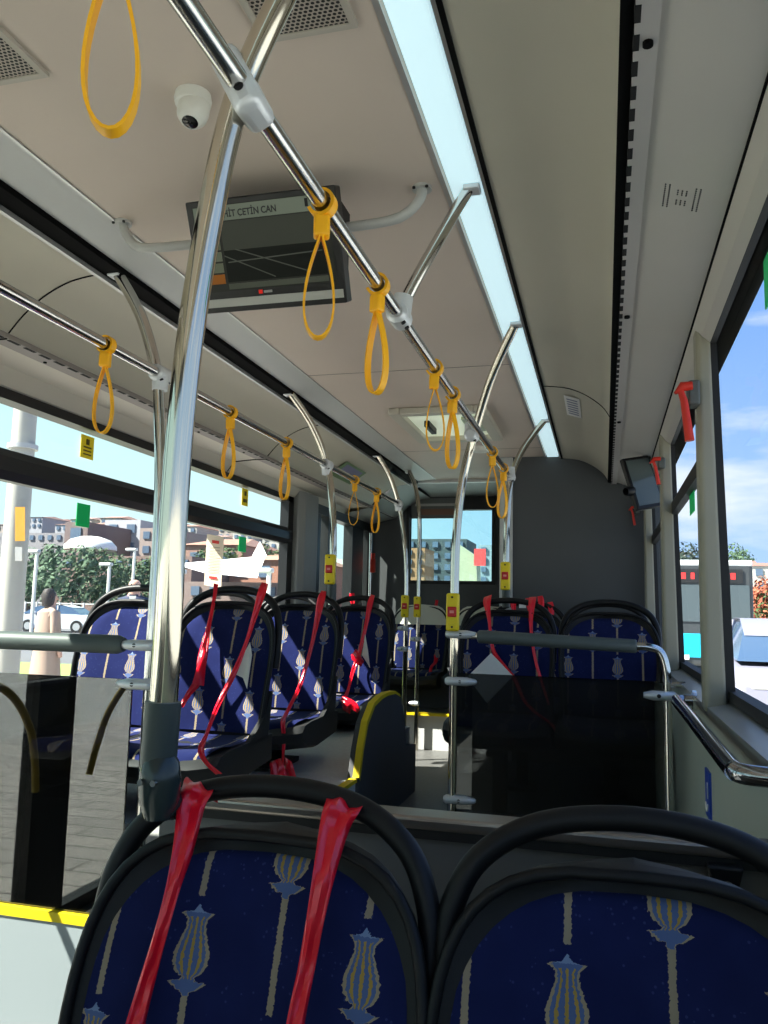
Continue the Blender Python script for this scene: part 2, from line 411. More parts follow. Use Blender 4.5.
# rear: right-hand bulkhead (engine tower) and recessed rear wall with window
prof = [(.42, -.6), (.30, .74)] 
pts = [(-.60, -.95), (.38, -.95), (.38, .76), (.24, .80), (.05, .86)]+[(p.x, p.z-ZC) for p in reversed(covepts(1))]+[(-.27, 1.06), (-.60, 1.06)]
struct('wall_rear', MB().prism([(x, Z(z)) for x, z in pts], 5.35, 5.5, 'y'), DGREY, smooth=False)
struct('trim_28', MB().box((-.66, 5.33, HI), (-.575, 5.52, Z(1.03))), mat('post_light', (.48, .49, .48), .5), smooth=False, bevel=.008)
struct('wall_tower', MB().box((-.62, 5.5, HI), (-.58, 7.05, Z(1.04))), DGREY, smooth=False)
wx0, wx1, wz0, wz1 = -1.66, -.93, .27, 1.0
m = MB()
m.box((XL-.1, 7.0, -.05), (wx0, 7.06, Z(1.04))).box((wx1, 7.0, -.05), (-.5, 7.06, Z(1.04))).box((wx0, 7.0, -.05), (wx1, 7.06, Z(wz0))).box((wx0, 7.0, Z(wz1)), (wx1, 7.06, Z(1.1)))
struct('wall_back', m, DGREY, smooth=False)
m = MB().box((wx0, 6.98, Z(wz0-.03)), (wx1, 7.05, Z(wz0))).box((wx0-.03, 6.98, Z(wz0-.03)), (wx0, 7.05, Z(wz1))).box((wx1, 6.98, Z(wz0-.03)), (wx1+.03, 7.05, Z(wz1))).box((-1.20, 6.97, Z(.89)), (wx1+.03, 7.05, Z(wz1)))
struct('trim_29', m, BLKR, smooth=False)
struct('window_5', MB().box((wx0, 7.03, Z(wz0)), (wx1, 7.034, Z(wz1))), glass('rear_glass', (.80, .95, .95), .05), smooth=False)
# curved cove between ceiling and rear wall
rows = []
for k in range(9):
    a = k/8*math.pi/2
    rows.append([(x, 6.2+.8*math.sin(a), Z(1.03-.02*(1-math.cos(a)))) for x in (-1.48, -.6)])
struct('trim_30', MB().grid(rows), mat('rear_cove', (.24, .25, .24), .5))
struct('trim_31', MB().box((-1.48, 6.19, Z(1.005)), (-.6, 6.215, Z(1.035))), ALU, smooth=False)
m = MB(); m.grid([[(x, y, Z(z)) for x, z in ((-1.48, 1.0), (-1.6, .98), (-1.8, .82), (-2.1, .75))] for y in (6.2, 7.0)])
struct('trim_32', m, mat('rear_cove', (.24, .25, .24), .5))
# rear banner sticker on the window
b = empty('window_banner', (-1.42, 6.99, Z(.9)), 'brown and grey printed banner across the top corner of the rear window', 'banner')
wput(MB().box((-1.655, 7.015, Z(.82)), (-1.21, 7.022, Z(1.0))).build('backing', mat('banner_grey', (.16, .17, .165), .5), smooth=False), b)
wput(MB().box((-1.60, 7.008, Z(.85)), (-1.25, 7.014, Z(.905))).build('text_band', mat('banner_brown', (.24, .13, .09), .5), smooth=False), b)
wput(MB().box((-1.62, 7.008, Z(.93)), (-1.24, 7.014, Z(.952))).build('title_band', mat('banner_pale', (.5, .5, .48), .5), smooth=False), b)

# left podium and wheel arch
struct('trim_33', MB().box((XL, 2.35, HI), (-.975, 3.26, Z(-.68))), PODM, smooth=False)
prof = [(3.24, -.93), (3.24, -.68), (3.28, -.57), (3.34, -.47), (3.44, -.405), (3.56, -.385), (3.66, -.38), (3.80, -.385), (3.90, -.41), (3.97, -.47), (4.02, -.56), (4.05, -.67), (4.27, -.69), (4.27, -.93)]
struct('trim_34', MB().prism([(a, Z(b)) for a, b in prof], -1.01, -.96, 'x'), DGREY, smooth=False)
rows = [[(-.99, a, Z(b)), (XL, a, Z(b))] for a, b in ((3.24, -.685), (3.5, -.65), (3.9, -.60), (4.25, -.60), (4.26, -.93))]
struct('trim_35', MB().grid(rows), PODM)
m = MB()
pts = [(-.965, a, Z(b)+.004) for a, b in prof[1:9]]
rows = [[(-.985, p[1]-.008, p[2]+.006), (-.957, p[1]-.008, p[2]+.006), (-.957, p[1]+.008, p[2]-.010)] for p in pts]
m.grid(rows); m.box((-1.0, 2.35, Z(-.69)), (-.968, 3.26, Z(-.675)))
struct('trim_36', m, YEDGE, smooth=False)
# engine box under the rear seats
struct('trim_37', MB().box((-1.6, 5.9, Z(-.69)), (-.62, 7.0, Z(-.47))), DGREY, smooth=False)

# ------------------------------------------------------------------ seats
def outline(z, wtop=.203, zt=.912, z0=.70, wb=.188, p=3.2):
    if z <= z0: return wb+(wtop-wb)*((z-.46)/(z0-.46))
    q = min(1, (z-z0)/(zt-z0)); return wtop*max(0, 1-q**p)**(1/p)
def yback(z): 
    t = (z-.46)/.5; return .015 + .125*t - .02*math.sin(math.pi*max(0, min(1, t)))
def ymesh(uvs):
    pass
def make_seat():
    root = empty('bus_seat', (0, 0, 0), 'x', 'seat', world=False)
    # back cushion
    zs = [.475+.225*k/8 for k in range(8)]+[.70+.212*math.sin(math.pi/2*k/12) for k in range(13)]
    NX = 12; vs = []; uv = []; s = 0; pz = None
    for z in zs:
        y = yback(z)
        if pz: s += math.hypot(z-pz[0], y-pz[1])
        pz = (z, y); w = outline(z)
        for j in range(NX+1):
            t = -1+2*j/NX; x = w*t
            edge = max(0, 1-abs(t))*w
            puff = .012*(1-math.exp(-edge/.012)) * (1-math.exp(-(.917-z)/.012))
            vs.append((x, y-.008-puff-.022*(x/.2)**2, z)); uv.append((x+.02, s+.05))
    K = NX+1; R = len(zs)
    fs = [(i*K+j, i*K+j+1, (i+1)*K+j+1, (i+1)*K+j) for i in range(R-1) for j in range(NX)]
    def uvobj(name, vs, fs, uv, m):
        me = bpy.data.meshes.new(name); me.from_pydata(vs, [], fs); me.materials.append(m)
        L = me.uv_layers.new(name='UVMap')
        for lp in me.loops: L.data[lp.index].uv = uv[lp.vertex_index]
        me.polygons.foreach_set('use_smooth', [True]*len(me.polygons))
        o = bpy.data.objects.new(name, me); C.objects.link(o); o.parent = root; return o
    uvobj('back_cushion', vs, fs, uv, FAB)
    # seat cushion
    vs = []; uv = []; prof = [(.0, .462), (-.05, .456), (-.15, .452), (-.25, .455), (-.33, .462), (-.375, .460), (-.40, .447), (-.412, .425)]
    s = 0; pp = None
    for y, z in prof:
        if pp: s += math.hypot(y-pp[0], z-pp[1])
        pp = (y, z)
        w = .20 if y > -.33 else .20-.9*(abs(y)-.33)**1.3
        for j in range(NX+1):
            t = -1+2*j/NX; x = w*t
            vs.append((x, y+.03*abs(t)**4*(1 if y < -.3 else 0), z+.012*t**2*(.4 if y < -.36 else 1))); uv.append((x+.02, -s-.05))
    R = len(prof)
    fs = [(i*K+j, (i+1)*K+j, (i+1)*K+j+1, i*K+j+1) for i in range(R-1) for j in range(NX)]
    uvobj('seat_cushion', vs, fs, uv, FAB)
    # shell: back skin with rolled rim, pan tray
    m = MB()
    zz = [.40+.30*k/6 for k in range(6)]+[.70+.236*math.sin(math.pi/2*k/12) for k in range(13)]
    rows = []
    for z in zz:
        w = outline(z, .222, .936, .70, .206) if z > .46 else .208
        y = yback(max(z, .46))
        rows.append([(w*t, y-.008-.026*abs(t)**2.2, z) for t in [-1+2*j/12 for j in range(13)]])
    m.grid(rows)
    rows2 = [[(x*.97, y+.05-.02*abs(x)/.2, z) for x, y, z in r] for r in rows]
    m.grid(rows2)
    # rim sides joining the two skins
    edge = [r[0] for r in rows]+[r[-1] for r in reversed(rows)]
    edge2 = [r[0] for r in rows2]+[r[-1] for r in reversed(rows2)]
    m.grid([edge, edge2])
    m.tube([(x, y-.002, z) for x, y, z in edge], .0075, 10)
    m.build('back_shell', BLK, root); m = MB()
    # tray
    tray = [(.06, .36), (.06, .47), (-.02, .455), (-.33, .448), (-.40, .44), (-.43, .415), (-.425, .385), (-.38, .355), (-.2, .335)]
    def trow(w, inset):
        return [(w, y, z) for y, z in tray]
    rows = []
    for t in [-1, -.97, -.9, -.6, 0, .6, .9, .97, 1]:
        k = abs(t)**6
        rows.append([(.222*t, y+(.05*k if y < -.3 else 0), z+(.02*k if z < .4 else (.014*abs(t)**3 if y < .0 else 0))) for y, z in tray])
    m.grid(rows, True)
    m.add(rows[0], [tuple(range(len(tray)))]); m.add(rows[-1], [tuple(range(len(tray)))])
    # side cheeks between pan and back
    for sx in (-1, 1):
        m.prism([(-.16, .45), (.02, .46), (.05, .62), (.02, .60), (-.02, .53)], sx*.202, sx*.222, 'x')
    m.build('pan_shell', SHELL, root)
    # grab handle
    pts = []
    P = [(-.216, .072, .70), (-.219, .085, .80), (-.211, .10, .875), (-.178, .118, .935), (-.105, .135, .975), (0, .14, .988), (.105, .135, .975), (.178, .118, .935), (.211, .10, .875), (.219, .085, .80), (.216, .072, .70)]
    MB().tube(smoothpath(P, 6), .0148, 12).build('grab_handle', BLK, root)
    return root
proto = make_seat()
def leg_mb(h):
    return MB().box((-.03, -.20, .40-h), (.03, -.14, .36)).box((-.035, -.38, .325), (.035, .05, .345)).box((-.08, -.28, .40-h), (.08, -.06, .40-h+.02))
GB = 'seats with blue tulip fabric'
seat_list = [  # x, y, z offset, leg height, label
    (-.418, .90, -.003, .40, 'near blue tulip-patterned bus seat draped with two wide red tapes, in the foreground'),
    (.032, .90, -.006, .40, 'untaped blue tulip-patterned seat next to the window, filling the bottom right foreground'),
    (-1.37, 2.75, HI+.01, .14, 'aisle seat in front row of left block beside the bright pole, with two red tapes'),
    (-1.79, 2.77, HI+.01, .14, 'sunlit blue window seat seen through the left glass partition'),
    (-1.37, 3.50, HI+.01, .14, 'blue aisle seat in second row of left block with one red tape'),
    (-1.79, 3.52, HI+.01, .14, 'blue window seat in second row of left block, mostly hidden by the front row'),
    (-1.33, 4.30, HI+.01, .14, 'blue aisle seat in last row of left block above the wheel arch'),
    (-1.76, 4.32, HI+.01, .14, 'blue window seat in last row of left block, mostly hidden'),
    (-.45, 3.88, HI+.005, .40, 'dark blue seat with red tapes behind the right smoked glass screen'),
    (.022, 3.88, HI+.005, .40, 'untaped dark blue seat by the right window behind the smoked glass screen'),
    (-.43, 4.72, HI+.005, .40, 'seat behind the taped right-hand seat, small red tape bows on its handle'),
    (.022, 4.72, HI+.005, .40, 'seat of the second right-hand row by the window, only its handle showing'),
]
for i, (x, y, z, h, lab) in enumerate(seat_list):
    s = proto if i == 0 else copy_tree(proto)
    s.location = (x, y, z); s['label'] = lab; s['category'] = 'seat'; s['group'] = GB; s.scale = (.93 if x < -1 else 1, 1, 1)
    lg = leg_mb(h+0).build('leg', BLK, s, smooth=False)
# rear bench seats with cream sheets that paint sunlight on their tops
for x, lab in ((-1.37, 'rear seat with painted sunlit top and hanging red tape, behind the two slim poles'), (-.88, 'rear seat beside the engine tower with painted sunlit cream top, mostly hidden')):
    s = copy_tree(proto); bpy.data.objects.remove([c for c in bpy.data.objects if c.parent == s and c.name.startswith('grab_handle')][0]); [bpy.data.objects.remove(c) for c in list(bpy.data.objects) if c.parent == s and c.name.startswith('leg')]; s.location = (x, 6.12, ZC-.90); s['label'] = lab; s['category'] = 'seat'; s['group'] = 'rear bench seats'
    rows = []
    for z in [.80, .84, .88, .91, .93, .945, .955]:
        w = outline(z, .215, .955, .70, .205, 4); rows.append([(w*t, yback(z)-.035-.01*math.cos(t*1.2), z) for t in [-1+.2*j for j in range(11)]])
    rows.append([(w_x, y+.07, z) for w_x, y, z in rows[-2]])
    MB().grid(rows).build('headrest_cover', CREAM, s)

# ------------------------------------------------------------------ poles and rails
def clamp_mb(p, d, L=.1, r=.022, px=.06):
    """two-bolt clamp: rounded block at p along direction d"""
    d = Vector(d).normalized(); p = Vector(p)
    return MB().tube([p-d*L/2, p-d*L*.42, p+d*L*.42, p+d*L/2], [r*.7, r, r, r*.7], 12)
ZR = Z(.694); XM, XLr = -.463, -1.29
o = empty('overhead_rail', (XM, 2, ZR), 'long polished overhead rail carrying yellow straps beside the light strip', 'rail')
wput(MB().tube([(XM, .3, ZR), (XM, 4.16, ZR)], .0152, 16).build('tube', RAILM), o)
o = empty('overhead_rail', (XLr, 3, ZR), 'thinner overhead rail with yellow straps along the left windows', 'rail')
wput(MB().tube([(XLr, .3, ZR), (XLr, 5.12, ZR)], .0155, 16).build('tube', RAILM), o)

def bolt(p, d, r=.007, L=.004): 
    d = Vector(d).normalized(); p = Vector(p); return MB().tube([p, p+d*L], r, 10)
def pole(label, pts, r, mtl=WARM, group=None, clamps=(), button=None, cuff=None, top=True, name='grab_pole'):
    o = empty(name, pts[0], label, 'pole', group)
    wput(MB().tube(smoothpath(pts, 10), r, 16).build('tube', mtl), o)
    for c, d, kind in clamps:
        c = Vector(c)
        if kind == 'rail':   # T clamp on rail
            k = MB().tube([c+Vector((0, -.035, 0)), c+Vector((0, -.028, 0)), c+Vector((0, .028, 0)), c+Vector((0, .035, 0))], [.018, .026, .026, .018], 14)
            k.tube([c, c+Vector(d)*.05], [.027, .023], 14)
            k = wput(k.build('clamp', CLAMP), o)
            for s in (-.018, .018):
                sub(bolt(c+Vector((.0, s, -.0))+Vector((.014, 0, -.021)), (.5, 0, -.8), .006, .004).build('bolt', BLK), k)
        elif kind == 'top':
            wput(MB().box(c-Vector((.02, .02, .012)), c+Vector((.02, .02, .02))).build('ceiling_mount', CLAMP, bevel=.004), o)
        elif kind == 'fin':  # clip holding a glass pane, pointing d
            d = Vector(d); e = Vector((0, 0, 1))
            P = [c-d*.03, c+d*.05, c+d*.085]
            k = MB().tube([c-d*.03, c-d*.022, c+d*.05, c+d*.082, c+d*.088], [.014, .021, .021, .013, .006], 14, squash=.75)
            k = wput(k.build('clamp', CLAMP), o)
            q = bolt(c+d*.028+Vector((0, -.0165, 0)), (0, -1, 0), .006).build('bolt', BLK); sub(q, k)
    if button:
        c = Vector(button)
        bx = wput(MB().box(c+Vector((-.024, -.032, -.07)), c+Vector((.024, .0, .07))).build('stop_button_box', YBOX, bevel=.008), o)
        sub(MB().box(c+Vector((-.017, -.038, -.018)), c+Vector((.017, -.03, .02))).build('stop_button', RED, bevel=.005), bx)
        sub(MB().box(c+Vector((-.008, -.0395, -.004)), c+Vector((.008, -.037, .006))).build('button_mark', mat('mark_pink', (.75, .30, .25), .5), smooth=False), bx)
        for s in (-.055, .055): wput(MB().tube([c+Vector((0, -.032, s)), c+Vector((0, -.035, s))], .004, 8).build('screw', BLK), o)
    if cuff:
        a, b_, rr = cuff
        wput(MB().tube([a, b_], rr, 16).build('cuff', CUFF), o)
    return o
# near pole
np_ = [(-.562, .975, Z(-.235)), (-.558, .975, Z(-.08)), (-.553, .965, Z(.12)), (-.540, .955, Z(.32)), (-.515, .95, Z(.52)), (-.472, .94, Z(.70)), (-.385, .935, Z(.88)), (-.30, .93, Z(1.03))]
o = pole('thick bright curved pole nearest the camera, rising from the taped front seat', np_, .0185,
         clamps=[((-.29, .93, Z(1.02)), (0, 0, 1), 'top')], cuff=((-.562, .975, Z(-.215)), (-.559, .975, Z(-.125)), .0235))
# big two-bolt crossing clamp
d = Vector((.28, -.05, .62)).normalized()
k = MB(); c = Vector((-.468, .94, Z(.700)))
CM = Matrix.Translation(c) @ Matrix.Rotation(math.radians(-28), 4, 'Y'); k.box((-.021, -.034, -.054), (.021, .03, .054), CM)
kk = wput(k.build('clamp', CLAMP, bevel=.014), o)
for s in (-.028, .028):
    wput(MB().tube([CM @ Vector((.0, -.033, s*.75)), CM @ Vector((.0, -.0365, s*.75))], .007, 12).build('bolt', BLK), o)
# base clamp gripping the seat handle
k = MB().lathe([(.001, -.05), (.02, -.046), (.030, -.02), (.032, .01), (.028, .035), (.022, .045)], Matrix.Translation((-.556, .972, Z(-.232))) @ Matrix.Scale(.86, 4), 18)
k.tube([(-.556, .975, Z(-.25)), (-.548, 1.0, Z(-.262))], [.022, .018], 14)
wput(k.build('base_clamp', mat('cuff_gloss', (.03, .045, .043), .15)), o)
for z_ in (-.225, -.235):
    pass
for a in (-.009, .009): wput(MB().tube([(-.557+a, .950, Z(-.222)), (-.557+a, .940, Z(-.222))], .004, 10).build('bolt', STEEL), o)

# main rail branches
CG = 'curved poles between rail and ceiling'
pole('short curved steel branch from main rail up to light strip, between second and third straps', [(XM, 1.80, Z(.70)), (-.43, 1.81, Z(.78)), (-.36, 1.83, Z(.92)), (-.31, 1.85, Z(1.02))], .0145, PAINT and STEEL,
     clamps=[((XM, 1.80, ZR), (.2, 0, 1), 'rail'), ((-.30, 1.85, Z(1.025)), (0, 0, 1), 'top')])
pole('full-height steel pole with yellow stop button holding the smoked glass screen',
     [(-.545, 3.05, HI), (-.545, 3.05, Z(-.2)), (-.543, 3.05, Z(.25)), (-.52, 3.05, Z(.5)), (-.475, 3.04, Z(.68)), (-.40, 2.95, Z(.87)), (-.30, 2.82, Z(1.02))], .0165,
     clamps=[((-.485, 3.04, ZR-.02), (-.1, 0, 1), 'rail'), ((-.292, 2.81, Z(1.025)), (0, 0, 1), 'top'),
             ((-.545, 3.04, Z(-.082)), (1, 0, 0), 'fin'), ((-.545, 3.04, Z(-.255)), (1, 0, 0), 'fin'), ((-.545, 3.04, Z(-.68)), (1, 0, 0), 'fin')],
     button=(-.545, 3.03, Z(-.0)))
pole('rear steel pole with stop button behind the taped right-hand seat',
     [(-.475, 4.12, Z(.06)), (-.475, 4.12, Z(.3)), (-.47, 4.12, Z(.5)), (-.455, 4.13, Z(.68)), (-.40, 4.2, Z(.85)), (-.30, 4.3, Z(1.02))], .0165,
     clamps=[((-.458, 4.13, ZR), (0, 0, 1), 'rail'), ((-.292, 4.3, Z(1.025)), (0, 0, 1), 'top')], button=(-.475, 4.10, Z(.185)),
     cuff=((-.475, 4.12, Z(.03)), (-.475, 4.12, Z(.12)), .021))
# left poles
pole('steel pole just left of the bright curved pole, carrying the left glass partition',
     [(-1.268, 2.13, HI), (-1.268, 2.13, Z(-.2)), (-1.268, 2.13, Z(.3)), (-1.29, 2.13, Z(.6)), (-1.305, 2.12, Z(.72)), (-1.36, 2.11, Z(.88)), (-1.44, 2.09, Z(1.02))], .0175, STEEL,
     clamps=[((-1.29, 2.13, ZR), (0, 0, -1), 'rail'), ((-1.44, 2.09, Z(1.01)), (0, 0, 1), 'top'),
             ((-1.268, 2.10, Z(-.115)), (-1, 0, 0), 'fin'), ((-1.268, 2.10, Z(-.225)), (-1, 0, 0), 'fin')])
pole('curved steel pole with stop button rising behind the second left seat row',
     [(-1.235, 3.64, Z(.02)), (-1.235, 3.64, Z(.3)), (-1.25, 3.65, Z(.5)), (-1.29, 3.67, Z(.70)), (-1.35, 3.6, Z(.88)), (-1.43, 3.5, Z(1.02))], .0165, WARM,
     clamps=[((-1.29, 3.67, ZR), (0, 0, -1), 'rail'), ((-1.435, 3.5, Z(1.01)), (0, 0, 1), 'top')], button=(-1.235, 3.62, Z(.185)),
     cuff=((-1.235, 3.64, Z(.03)), (-1.235, 3.64, Z(.12)), .021))
pole('left one of two slim poles before the rear seats, with small stop button',
     [(-1.225, 5.1, HI), (-1.225, 5.1, Z(-.1)), (-1.23, 5.1, Z(.3)), (-1.26, 5.1, Z(.55)), (-1.29, 5.1, Z(.70)), (-1.35, 5.08, Z(.88)), (-1.43, 5.05, Z(1.02))], .0155, WARM,
     clamps=[((-1.29, 5.1, ZR), (0, 0, -1), 'rail'), ((-1.435, 5.05, Z(1.01)), (0, 0, 1), 'top'), ((-1.225, 5.09, Z(-.11)), (-.6, 0, 0), 'fin'), ((-1.225, 5.09, Z(-.24)), (-.6, 0, 0), 'fin')], button=(-1.225, 5.08, Z(.03)))
pole('right one of two slim poles before the rear seats, with small stop button',
     [(-1.235, 5.5, HI), (-1.235, 5.5, Z(-.1)), (-1.235, 5.5, Z(.5)), (-1.245, 5.5, Z(.72)), (-1.30, 5.6, Z(.90)), (-1.37, 5.7, Z(1.02))], .015, WARM,
     clamps=[((-1.375, 5.7, Z(1.01)), (0, 0, 1), 'top'), ((-1.235, 5.49, Z(-.19)), (-.6, 0, 0), 'fin'), ((-1.235, 5.49, Z(-.62)), (-.6, 0, 0), 'fin')], button=(-1.235, 5.48, Z(.03)))

# ------------------------------------------------------------------ glass partitions
o = empty('glass_partition', (-.17, 3.05, HI), 'smoked glass screen with grey padded top bar before the right-hand seats', 'screen')
wput(MB().box((-.53, 3.045, HI+.05), (.20, 3.053, Z(-.225))).build('glass_pane', TINT, smooth=False), o)
wput(MB().tube([(-.53, 3.04, Z(-.085)), (-.44, 3.04, Z(-.087))], .012, 12).build('bar_end', STEEL), o)
wput(MB().tube([(-.455, 3.04, Z(-.088)), (-.45, 3.04, Z(-.088)), (.105, 3.04, Z(-.105)), (.11, 3.04, Z(-.105))], [.018, .024, .024, .02], 16).build('padded_bar', PADM), o)
wput(MB().tube(smoothpath([(.10, 3.04, Z(-.105)), (.15, 3.04, Z(-.107)), (.19, 3.04, Z(-.125)), (.208, 3.04, Z(-.19)), (.21, 3.04, Z(-.3)), (.21, 3.04, Z(-.9))], 8), .0145, 14).build('end_post', STEEL), o)
k = MB().tube([(.24, 3.03, Z(-.272)), (.23, 3.03, Z(-.272)), (.16, 3.03, Z(-.272)), (.13, 3.03, Z(-.272))], [.013, .021, .021, .012], 14, squash=.8)
wput(k.build('clamp', CLAMP), o)
wput(bolt((.18, 3.012, Z(-.272)), (0, -1, 0)).build('bolt', BLK), o)
wput(MB().tube([(.21, 3.04, Z(-.235)), (.27, 3.04, Z(-.232))], .011, 12).build('wall_bracket', STEEL), o)

o = empty('glass_partition', (-1.67, 2.1, HI), 'smoked glass partition with grey padded bar and white lower panel at far left', 'screen')
zb = .835
wput(MB().box((XL, 2.095, Z(-.86)), (-1.305, 2.103, Z(-.212))).build('glass_pane', TINTL, smooth=False), o)
wput(MB().box((XL, 2.085, HI-.3), (-1.27, 2.11, Z(-.885))).build('lower_panel', mat('partition_white', (.30, .33, .35), .5), smooth=False), o)
wput(MB().box((XL, 2.08, Z(-.888)), (-1.27, 2.115, Z(-.862))).build('yellow_edge', YEDGE, smooth=False), o)
wput(MB().tube([(XL, 2.10, Z(-.115)), (-1.36, 2.10, Z(-.115)), (-1.34, 2.10, Z(-.115))], [.027, .027, .02], 16).build('padded_bar', PADM), o)
wput(MB().box((-1.32, 2.06, .0), (-1.27, 2.12, Z(-.86))).build('corner_post', BLK, smooth=False), o)

# low bulkhead behind the near seats
o = empty('seat_back_partition', (-.2, 1.3, 0), 'low grey partition with brushed metal top trim behind the foreground seats', 'partition')
wput(MB().box((-.74, 1.30, 0), (.26, 1.33, Z(-.345))).build('panel', MGREY, smooth=False), o)
wput(MB().box((-.75, 1.285, Z(-.338)), (.262, 1.345, Z(-.318))).build('top_trim', mat('trim_bronze', (.34, .30, .27), .28, .8), smooth=False, bevel=.006), o)
wput(MB().box((-.745, 1.29, Z(-.352)), (.262, 1.34, Z(-.338))).build('shadow_gap', BLKR, smooth=False), o)  # solid black strip standing in for the shade under the trim
k = MB().prism([(.135, Z(-.345)), (.185, Z(-.345)), (.172, Z(-.395)), (.15, Z(-.395))], 1.27, 1.30, 'y')
wput(k.build('hinge_bracket', BLK, smooth=False, bevel=.004), o)
wput(MB().tube([(.162, 1.27, Z(-.372)), (.162, 1.262, Z(-.372))], .009, 12).build('bolt', mat('bronze_bolt', (.12, .10, .07), .3, .8)), o)

# wall handrail below the right window
a = at(683, 700, 2.58); xh = .205
P = [(.255, 2.62, Z(-.245)), (.215, 2.62, Z(-.246)), (.205, 2.58, Z(-.246)), (.205, 2.2, Z(-.247)), (.205, 1.55, Z(-.25)), (.207, 1.50, Z(-.25)), (.22, 1.46, Z(-.25)), (.30, 1.44, Z(-.25))]
o = empty('wall_handrail', (.21, 2.0, Z(-.25)), 'shiny bent steel handrail on the wall below the right window', 'handrail')
wput(MB().tube(smoothpath(P, 5), .0165, 16).build('tube', mat('chrome_dark', (.36, .36, .38), .12, 1)), o)
wput(MB().tube([(.262, 2.62, Z(-.245)), (.25, 2.62, Z(-.245))], .03, 16).build('wall_flange', STEEL), o)

# ------------------------------------------------------------------ hanging straps
def make_strap():
    root = empty('hanging_strap', (0, 0, 0), 'x', 'strap', world=False)
    # hook around rail (rail along y) at origin
    k = MB()
    n = 20; rows = []
    for i in range(n+1):
        a = math.radians(-70+ 320*i/n)
        c = Vector((math.sin(a)*.021, 0, math.cos(a)*.021)); nr = c.normalized()
        rows.append([c+nr*.004+Vector((0, .011, 0)), c+nr*.004-Vector((0, .011, 0)), c-nr*.002-Vector((0, .011, 0)), c-nr*.002+Vector((0, .011, 0))])
    k.grid(rows, True); k.add(rows[0], [(0, 1, 2, 3)]); k.add(rows[-1], [(0, 1, 2, 3)])
    k.build('rail_hook', YEL, root)
    MB().box((-.014, -.012, -.062), (.014, .012, -.022)).build('buckle', YEL, root, bevel=.005)
    # loop
    L = .187; pts = []
    N = 32
    rows = []
    for i in range(N+1):
        t = i/N*2*math.pi
        # teardrop
        zz = -.055-L*(1-math.cos(t))/2
        q = (1-math.cos(t))/2
        x = .031*math.sin(t)*(q**.55 if q > 0 else 0)*1.08
        pts.append(Vector((x, 0, zz)))
    for i, p in enumerate(pts):
        t = (pts[min(i+1, N)]-pts[max(i-1, 0)]).normalized() if 0 < i < N else Vector((0, 0, -1 if i == 0 else 1))
        nr = Vector((t.z, 0, -t.x))
        h = .0085+.0*i
        rows.append([p+nr*.0018+Vector((0, h, 0)), p+nr*.0018-Vector((0, h, 0)), p-nr*.0018-Vector((0, h, 0)), p-nr*.0018+Vector((0, h, 0))])
    MB().grid(rows, True).build('loop', YEL, root)
    return root
sp = make_strap()
straps = [(XM, .632, 25, 'largest yellow hanging strap, cut by the top edge, nearest the camera'),
          (XM, 1.25, 20, 'yellow strap on the main rail hanging in front of the ceiling screen'),
          (XM, 1.61, -25, 'yellow strap on the main rail just right of the ceiling screen'),
          (XM, 2.22, 15, 'yellow strap on main rail overlapping the roof hatch, left of two close together'),
          (XM, 2.51, -35, 'yellow strap on main rail overlapping the roof hatch, right of two close together'),
          (XM, 3.47, 20, 'yellow strap near the far end of the main rail, last but one'),
          (XM, 3.88, -30, 'yellow strap at the far end of the main rail, farthest of its row'),
          (XLr, 1.85, 10, 'yellow strap on the left rail nearest the camera, left of the bright pole'),
          (XLr, 2.61, -15, 'yellow strap on the left rail just right of the bright curved pole'),
          (XLr, 3.15, -25, 'yellow strap on the left rail over the window end, third from the camera'),
          (XLr, 4.13, 15, 'yellow strap on the left rail before the rear door, fourth from the camera'),
          (XLr, 4.57, -20, 'yellow strap on the left rail farthest from the camera')]
for i, (x, y, rz, lab) in enumerate(straps):
    s = sp if i == 0 else copy_tree(sp)
    s.location = (x, y, ZR); s['label'] = lab; s['group'] = 'yellow hanging straps on the overhead rails'
    for ch in [c for c in bpy.data.objects if c.parent == s and c.name.startswith(('loop', 'buckle'))]:
        ch.rotation_euler = (random.uniform(-.03, .03), random.uniform(-.04, .04), math.radians(rz))

# ------------------------------------------------------------------ ceiling equipment
def vent(x0, x1, y0, y1, lab):
    o = empty('ceiling_vent', ((x0+x1)/2, (y0+y1)/2, CE), lab, 'vent', 'square perforated ceiling vents')
    t = .013
    m = MB().box((x0, y0, CE-.008), (x0+t, y1, CE)).box((x1-t, y0, CE-.008), (x1, y1, CE)).box((x0+t, y0, CE-.008), (x1-t, y0+t, CE)).box((x0+t, y1-t, CE-.008), (x1-t, y1, CE))
    wput(m.build('frame', mat('vent_frame', (.50, .46, .40), .5), smooth=False), o)
    wput(MB().box((x0+t, y0+t, CE-.005), (x1-t, y1-t, CE-.001)).build('grille', PERF, smooth=False), o)
vent(-.59, -.41, .85, 1.26, 'perforated ceiling vent at the top edge behind the crossing poles')
vent(-1.20, -1.04, .85, 1.25, 'perforated ceiling vent at the top left corner')
# security camera
c = Vector((-.795, 1.375, CE))
o = empty('security_camera', c, 'white dome security camera on the beige ceiling', 'camera')
wput(MB().lathe([(.036, 0), (.038, -.012), (.036, -.022), (.028, -.026)], Matrix.Translation(c)).build('mount', WHITE), o)
M = Matrix.Translation(c+Vector((0.004, -.004, -.038))) @ Matrix.Rotation(math.radians(-18), 4, 'X') @ Matrix.Scale(1.15, 4)
wput(MB().lathe([(.027, .018), (.028, .0), (.026, -.014), (.019, -.025), (.014, -.028)], M).build('ball', WHITE), o)
wput(MB().lathe([(.014, -.027), (.012, -.0285), (.001, -.029)], M).build('lens', mat('lens_black', (.005, .005, .006), .1)), o)
